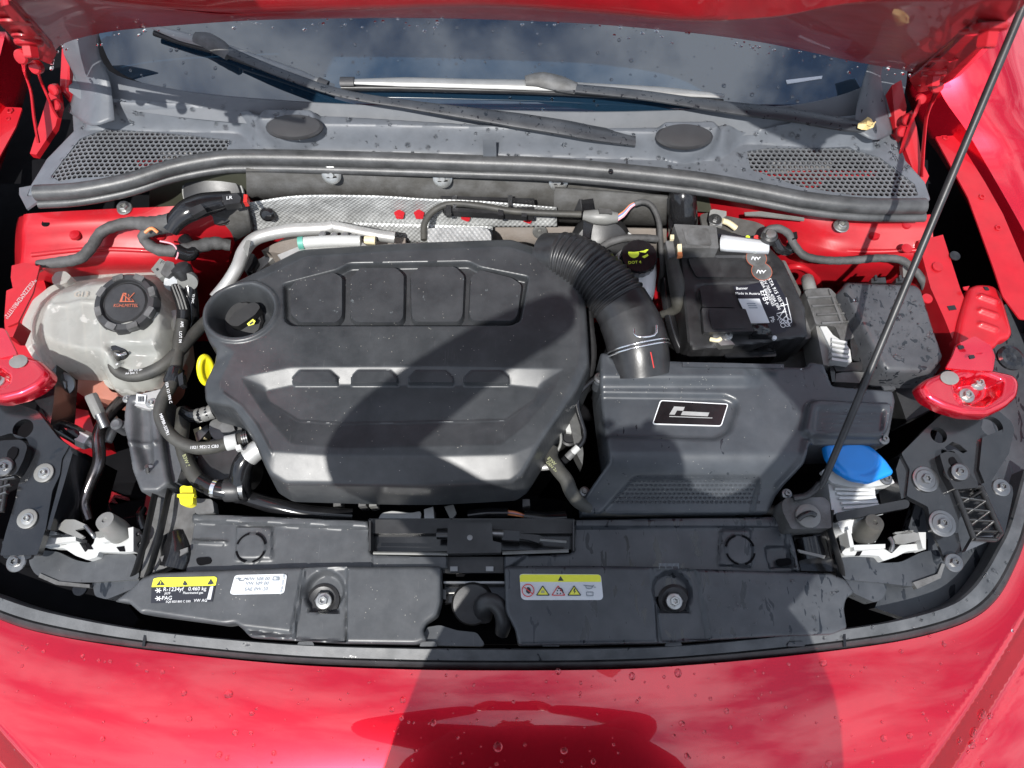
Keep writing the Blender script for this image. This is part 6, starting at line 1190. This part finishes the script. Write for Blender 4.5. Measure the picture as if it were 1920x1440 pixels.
pr(s3, 'yellow_band', [(975, 1079), (979, 1077), (1122, 1077.6), (1126, 1080), (1127, 1091), (974.6, 1091)], m_ylabel, .0003, r=1); pr(s3, 'warning_triangle', [(1046, 1089), (1051, 1080), (1057, 1089)], m_pk)
cR = P(990, 1107, ZF + .0022); ringat(cR, (0, 0, 1), .0082, .0006, m_pr, 'ban_ring', s3, n=28); tube('ban_bar', [(983, 1101, ZF + .0026), (998, 1113, ZF + .0026)], .0007, m_pr, s3, seg=4, n=3); pr(s3, 'hand_mark', [(986, 1108), (989, 1100), (994, 1102), (996, 1108), (992, 1114), (987, 1111)], m_pk, .0005, r=2)
for u, mm, fill in ((1018, m_pk, m_py), (1047, m_pr, m_paper), (1077, m_pk, m_py)):
    tri = [(u - 12, 1116), (u - .5, 1098.5), (u + 12, 1116)]; pr(s3, 'triangle_fill', tri, fill, .0004)
    for a, b in zip(tri, tri[1:] + tri[:1]): tube('triangle_edge', [a + (ZF + .0022,), b + (ZF + .0022,)], .0006, mm, s3, seg=4, n=3)
for k in range(4): a = k * math.pi / 2 + .5; pr(s3, 'fan_blade', [(1048 + 2 * math.cos(a), 1110 + 2 * math.sin(a)), (1048 + 5.5 * math.cos(a), 1110 + 5 * math.sin(a)), (1048 + 5.5 * math.cos(a + .8), 1110 + 5 * math.sin(a + .8))], m_pk)
tube('fan_arc', [(1046, 1103, ZF + .0024), (1053, 1104, ZF + .0024), (1056, 1112, ZF + .0024)], .0008, m_pk, s3, seg=4, n=10); pr(s3, 'flash_mark', [(1076, 1104), (1079, 1103), (1077.5, 1108), (1080, 1108), (1076, 1114), (1077, 1109), (1075, 1109)], m_pk); pr(s3, 'heat_mark', [(1014, 1112), (1015, 1107), (1021, 1107), (1021, 1112)], m_pkhaki)
for a, b in (((1094, 1097), (1100, 1098)), ((1098, 1099), (1100, 1103)), ((1100, 1103), (1109, 1103)), ((1109, 1103), (1113, 1097)), ((1100, 1098), (1111, 1099)), ((1115, 1100), (1116, 1102))): tube('oil_can_outline', [a + (ZF + .0022,), b + (ZF + .0022,)], .0006, m_pg, s3, seg=4, n=3)
for q in ([(1100, 1110), (1112, 1110), (1112, 1117), (1100, 1117)],):
    for a, b in zip(q, q[1:] + q[:1]): tube('booklet_outline', [a + (ZF + .0022,), b + (ZF + .0022,)], .0005, m_pg, s3, seg=4, n=3)
# central latch opening
cl_ = thing('bonnet_catch', 'black bonnet catch hook in the central opening', 'latch', P(890, 1130, -.15))
slab('well_floor', [(826, 1046), (946, 1046), (962, 1150), (972, 1208), (795, 1208), (800, 1170)], -.16, .02, m_dark, cl_, .003); slab('rear_plate', [(830, 1044), (944, 1044), (944, 1074), (830, 1074)], -.112, .012, m_black, cl_, .002)
for u in (844, 911): slab('plate_tab', [(u, 1062), (u + 14, 1062), (u + 14, 1071), (u, 1071)], -.108, .004, m_bolt, cl_, .0008)
slab('cross_bar', [(832, 1090), (945, 1090), (946, 1094), (832, 1094)], -.115, .01, m_bolt, cl_, .001); slab('inner_plate', [(834, 1094), (945, 1094), (950, 1130), (830, 1130)], -.14, .01, m_gloss, cl_, .002)
lathe('pivot_disc', (886, 1132, -.12), [(.030, -.03), (.030, 0), (.027, .006), (.010, .007)], m_black, cl_, axis=(0, -.2, 1), seg=36); tube('hook', [(905, 1158, -.13), (908, 1134, -.11), (922, 1128, -.104), (938, 1142, -.106), (944, 1166, -.115), (940, 1188, -.13)], [.014, .015, .014, .013, .012, .010], m_black, cl_, seg=14, flat=.8)
lathe('rivet', (874, 1106, -.126), [(.0055, 0), (.005, .002), (.002, .0025)], m_zinc, cl_, seg=14); tube('spring_wire', [(834, 1112, -.125), (862, 1111, -.125)], .0013, m_zinc, cl_, seg=6); slab('guide_ramp', [(800, 1176), (825, 1172), (856, 1182), (894, 1186), (908, 1206), (905, 1212), (800, 1210), (794, 1196)], -.105, .02, m_carrier, cl_, .004, r=6); slab('wall_clip', [(826, 1104), (836, 1106), (836, 1124), (828, 1122)], -.11, .01, m_gloss, cl_, .002)
# side latches with rubber stops
def latch(label, base, tower, lever, wire, extra=()):
    t = thing('bonnet_latch', label, 'latch', W(base[0], -.13), 'white bonnet latches')
    slab('base', base, -.088, .02, m_white, t, .003, r=3)
    for b in tower: slab('bracket', b, -.075, .03, m_white, t, .002)
    for l in lever: slab('lever', l, -.068, .006, m_buff, t, .002, r=3)
    for w in wire: tube('link', w, .003, m_bolt, t, seg=8)
    for e in extra: slab('slot', e, -.0865, .003, m_dark, t, 0)
    return t
latch('white bonnet latch lit by the sun on the left', [(80, 1016), (88, 998), (140, 1002), (146, 1014), (160, 1036), (176, 1018), (180, 1000), (196, 1000), (246, 1000), (250, 1034), (226, 1036), (186, 1034), (182, 1044), (164, 1050), (142, 1042), (120, 1028), (82, 1026)],
      [[(90, 1004), (94, 992), (106, 992), (106, 1002)], [(240, 990), (250, 988), (250, 1034), (244, 1030)], [(192, 996), (204, 994), (206, 1014), (192, 1018)], [(82, 1010), (142, 1006), (142, 1014), (84, 1022)]],
      [[(104, 990), (122, 974), (140, 974), (162, 984), (156, 990), (140, 994), (158, 1006), (150, 1010), (124, 1000)], [(176, 998), (200, 994), (200, 1004), (180, 1008)]], [[(160, 986, -.068), (172, 1000, -.066), (178, 1008, -.07)]],
      ([(112, 1018), (128, 1016), (126, 1020), (114, 1022)], [(218, 1026), (232, 1024), (234, 1034), (224, 1034)], [(158, 1018), (166, 1018), (174, 1030), (164, 1030)]))
latch('white bonnet latch in shade on the right', [(1578, 1036), (1592, 1022), (1600, 1026), (1640, 1026), (1660, 1030), (1672, 1038), (1688, 1022), (1734, 1018), (1736, 1030), (1700, 1034), (1680, 1044), (1656, 1052), (1648, 1042), (1612, 1040), (1584, 1042)],
      [[(1588, 994), (1594, 992), (1602, 1026), (1594, 1026)], [(1628, 1002), (1640, 1000), (1642, 1016), (1628, 1020)], [(1722, 998), (1736, 998), (1736, 1030), (1730, 1028)], [(1600, 1022), (1660, 1020), (1660, 1028), (1602, 1032)]],
      [[(1674, 1006), (1700, 994), (1722, 1000), (1726, 1012), (1696, 1020), (1680, 1018)], [(1676, 998), (1714, 994), (1710, 1000), (1680, 1002)]], [[(1668, 1008, -.07), (1674, 1020, -.068), (1670, 1034, -.07)]], ([(1608, 1034), (1618, 1032), (1612, 1042), (1604, 1042)],))
for lab, u, v, dx, m in (('tall grey rubber stop on the left bonnet latch', 225, 1000, -.012, m_buff), ('tall black rubber stop on the right bonnet latch', 1618, 1004, .004, m_rubber)):
    t = thing('rubber_stop', lab, 'rubber stop', P(u, v, -.09), 'bonnet rubber stops')
    ax_ = (dx * 10, .28, .95); lathe('buffer', (u, v, -.088), [(.0165, 0), (.017, .010), (.0155, .022), (.0135, .036), (.0125, .040), (.004, .0405), (.003, .0385), (.001, .0385)], m, t, axis=ax_, seg=28)
tube_t = thing('washer_hose', 'thin black hose leading into the right latch recess', 'hose', P(1600, 1000, -.1)); tube('hose', [(1566, 986, -.1), (1590, 978, -.098), (1602, 985, -.1), (1606, 1000, -.105)], .005, m_gloss, tube_t, seg=8)
lp = thing('hose_loop', 'black cable loop behind the left latch', 'cable', P(250, 1000, -.1)); tube('cable', [(270, 995, -.1), (262, 970, -.11), (268, 955, -.13)], .006, m_gloss, lp, seg=8); tube('cable', [(250, 1006, -.085), (262, 1000, -.085), (268, 1012, -.088), (258, 1024, -.09)], .003, m_gloss, lp, seg=8)
lb = thing('wing_bolt', 'zinc flange bolt below the left red bracket', 'bolt', P(116, 720, -.1)); bolt(lb, (116, 720, -.09), B_GREY, 1.2, axis=(.3, -.5, .7)); slab('bolt_stay', [(92, 700), (106, 684), (100, 760), (94, 800), (80, 770), (60, 745)], -.06, .06, m_steel_black, lb, .003)
for lab, u, v in (('zinc bolt on the left red inner wing', 234, 391), ('zinc bolt on the right red inner wing', 1577, 424)):
    t = thing('strut_tower_bolt', lab, 'bolt', P(u, v, -.03), 'strut tower bolts'); bolt(t, (u, v, -.028), B_ZINC, .85); lathe('collar', (u, v, -.034), [(.0105, 0), (.0105, .006), (.009, .008)], m_zinc, t, seg=20)
# ================================================================== photographer (stands in front of the car, holding the phone overhead)
KS = SUN / SUN.z
def SH(u, v, zs, h): return P(u, v, zs) + KS * (h - zs)
per = thing('person', 'person in a wide dark coat holding a phone overhead with both hands', 'person', (.0, -.78, -.9))
hd = SH(1180, 905, -.05, .72)
sl, sr = SH(960, 1040, -.09, .52), SH(1445, 1040, -.09, .52)
elb, erb = SH(660, 840, -.02, .80), SH(1595, 765, -.05, .80)
hl_, hr_ = CAM + V((-.085, -.03, .0)), CAM + V((.09, -.03, .0))
chest = (sl + sr) / 2 + V((0, -.06, -.12)); pel = V((chest.x, chest.y - .16, .02))
def skin_body(name, verts, edges, m, par, root=0):
    o0 = V(verts[root][0]); me = bpy.data.meshes.new(name); me.from_pydata([tuple(V(v) - o0) for v, _ in verts], edges, []); me.materials.append(m)
    o = bpy.data.objects.new(name, me); COL.objects.link(o); o.parent = par; o.location = o0 - wloc(par)
    md = o.modifiers.new('skin', 'SKIN'); md.use_smooth_shade = True
    for i, (v, r_) in enumerate(verts): me.skin_vertices[0].data[i].radius = (r_, r_) if not isinstance(r_, tuple) else r_; me.skin_vertices[0].data[i].use_root = (i == root)
    o.modifiers.new('smooth', 'SUBSURF').levels = 2; o.modifiers['smooth'].render_levels = 2; return o
bv = [(pel, (.32, .13)), (pel.lerp(chest, .5), (.34, .13)), (chest, (.31, .13)), ((sl + sr) / 2 + V((0, -.03, .02)), (.10, .08)), (hd + V((0, -.01, -.12)), .055), (sl, .088), (elb, .066), (elb.lerp(hl_, .55), .045), (hl_ + V((-.01, -.03, -.03)), .034),
      (sr, .088), (erb, .066), (erb.lerp(hr_, .55), .045), (hr_ + V((.01, -.03, -.03)), .034)]
skin_body('jacket', bv, [(0, 1), (1, 2), (2, 3), (3, 4), (3, 5), (5, 6), (6, 7), (7, 8), (3, 9), (9, 10), (10, 11), (11, 12)], m_cloth, per)
lg = [(pel + V((0, 0, .02)), .12)]
for s in (-1, 1): lg += [(pel + V((.09 * s, 0, -.12)), .085), (pel + V((.11 * s, .02, -.46)), .066), (pel + V((.12 * s, -.02, -.84)), .050)]
skin_body('trousers', lg, [(0, 1), (1, 2), (2, 3), (0, 4), (4, 5), (5, 6)], m_jeans, per)
for s in (-1, 1): skin_body('shoe', [(pel + V((.12 * s, -.03, -.87)), .045), (pel + V((.12 * s, .08, -.885)), .045), (pel + V((.13 * s, .17, -.895)), .032)], [(0, 1), (1, 2)], m_gloss, per)
head = skin_body('head', [(hd + V((0, -.02, -.13)), .05), (hd + V((0, 0, -.06)), (.062, .07)), (hd + V((0, .005, .02)), (.078, .09)), (hd + V((0, -.01, .085)), (.062, .07)), (hd + V((0, .075, -.02)), .016), (hd + V((0, .05, -.07)), .028)], [(0, 1), (1, 2), (2, 3), (2, 4), (1, 5)], m_skin, per)
skin_body('hair', [(hd + V((0, -.045, .0)), (.07, .06)), (hd + V((0, -.03, .075)), (.078, .08)), (hd + V((0, .03, .10)), (.055, .04))], [(0, 1), (1, 2)], m_hair, per)
for s in (-1, 1):
    skin_body('ear', [(hd + V((.078 * s, -.005, .01)), .012), (hd + V((.086 * s, -.012, -.03)), .009)], [(0, 1)], m_skin, per); lathe('eye', hd + V((.03 * s, .078, .02)), [(.001, -.01), (.011, 0), (.001, .008)], m_paper, per, axis=(0, 1, 0), seg=12)
for w_, s in ((hl_, 1), (hr_, -1)):
    hv = [(w_ + V((-.012 * s, -.035, -.03)), .024), (w_ + V((0, -.01, -.01)), .026)]; he = [(0, 1)]
    for k in range(4):
        b = len(hv); q = w_ + V((.004 * s, .016 - .017 * k, .004)); hv += [(q + V((.004 * s, .004, .012)), .0095), (q + V((.022 * s, .010, .016)), .0085), (q + V((.038 * s, .008, .008)), .0075)]; he += [(1, b), (b, b + 1), (b + 1, b + 2)]
    b = len(hv); hv += [(w_ + V((.014 * s, .004, -.022)), .011), (w_ + V((.036 * s, .012, -.020)), .009)]; he += [(1, b), (b, b + 1)]
    skin_body('hand', hv, he, m_skin, per)
ph = thing('phone', 'black phone held overhead by the person', 'phone', CAM - AX_F * .016)
pc = CAM - AX_F * .018 + V((0, -.02, 0)); e1, e2 = AX_R, AX_U
vsb = [pc + e1 * (sx_ * .078) + e2 * (sy_ * .037 - .012) + AX_F * (sz_ * .004) for sz_ in (-1, 1) for sx_, sy_ in ((-1, -1), (1, -1), (1, 1), (-1, 1))]
mesh('phone_body', vsb, [(0, 1, 2, 3), (7, 6, 5, 4), (0, 4, 5, 1), (1, 5, 6, 2), (2, 6, 7, 3), (3, 7, 4, 0)], m_gloss, ph, 0)
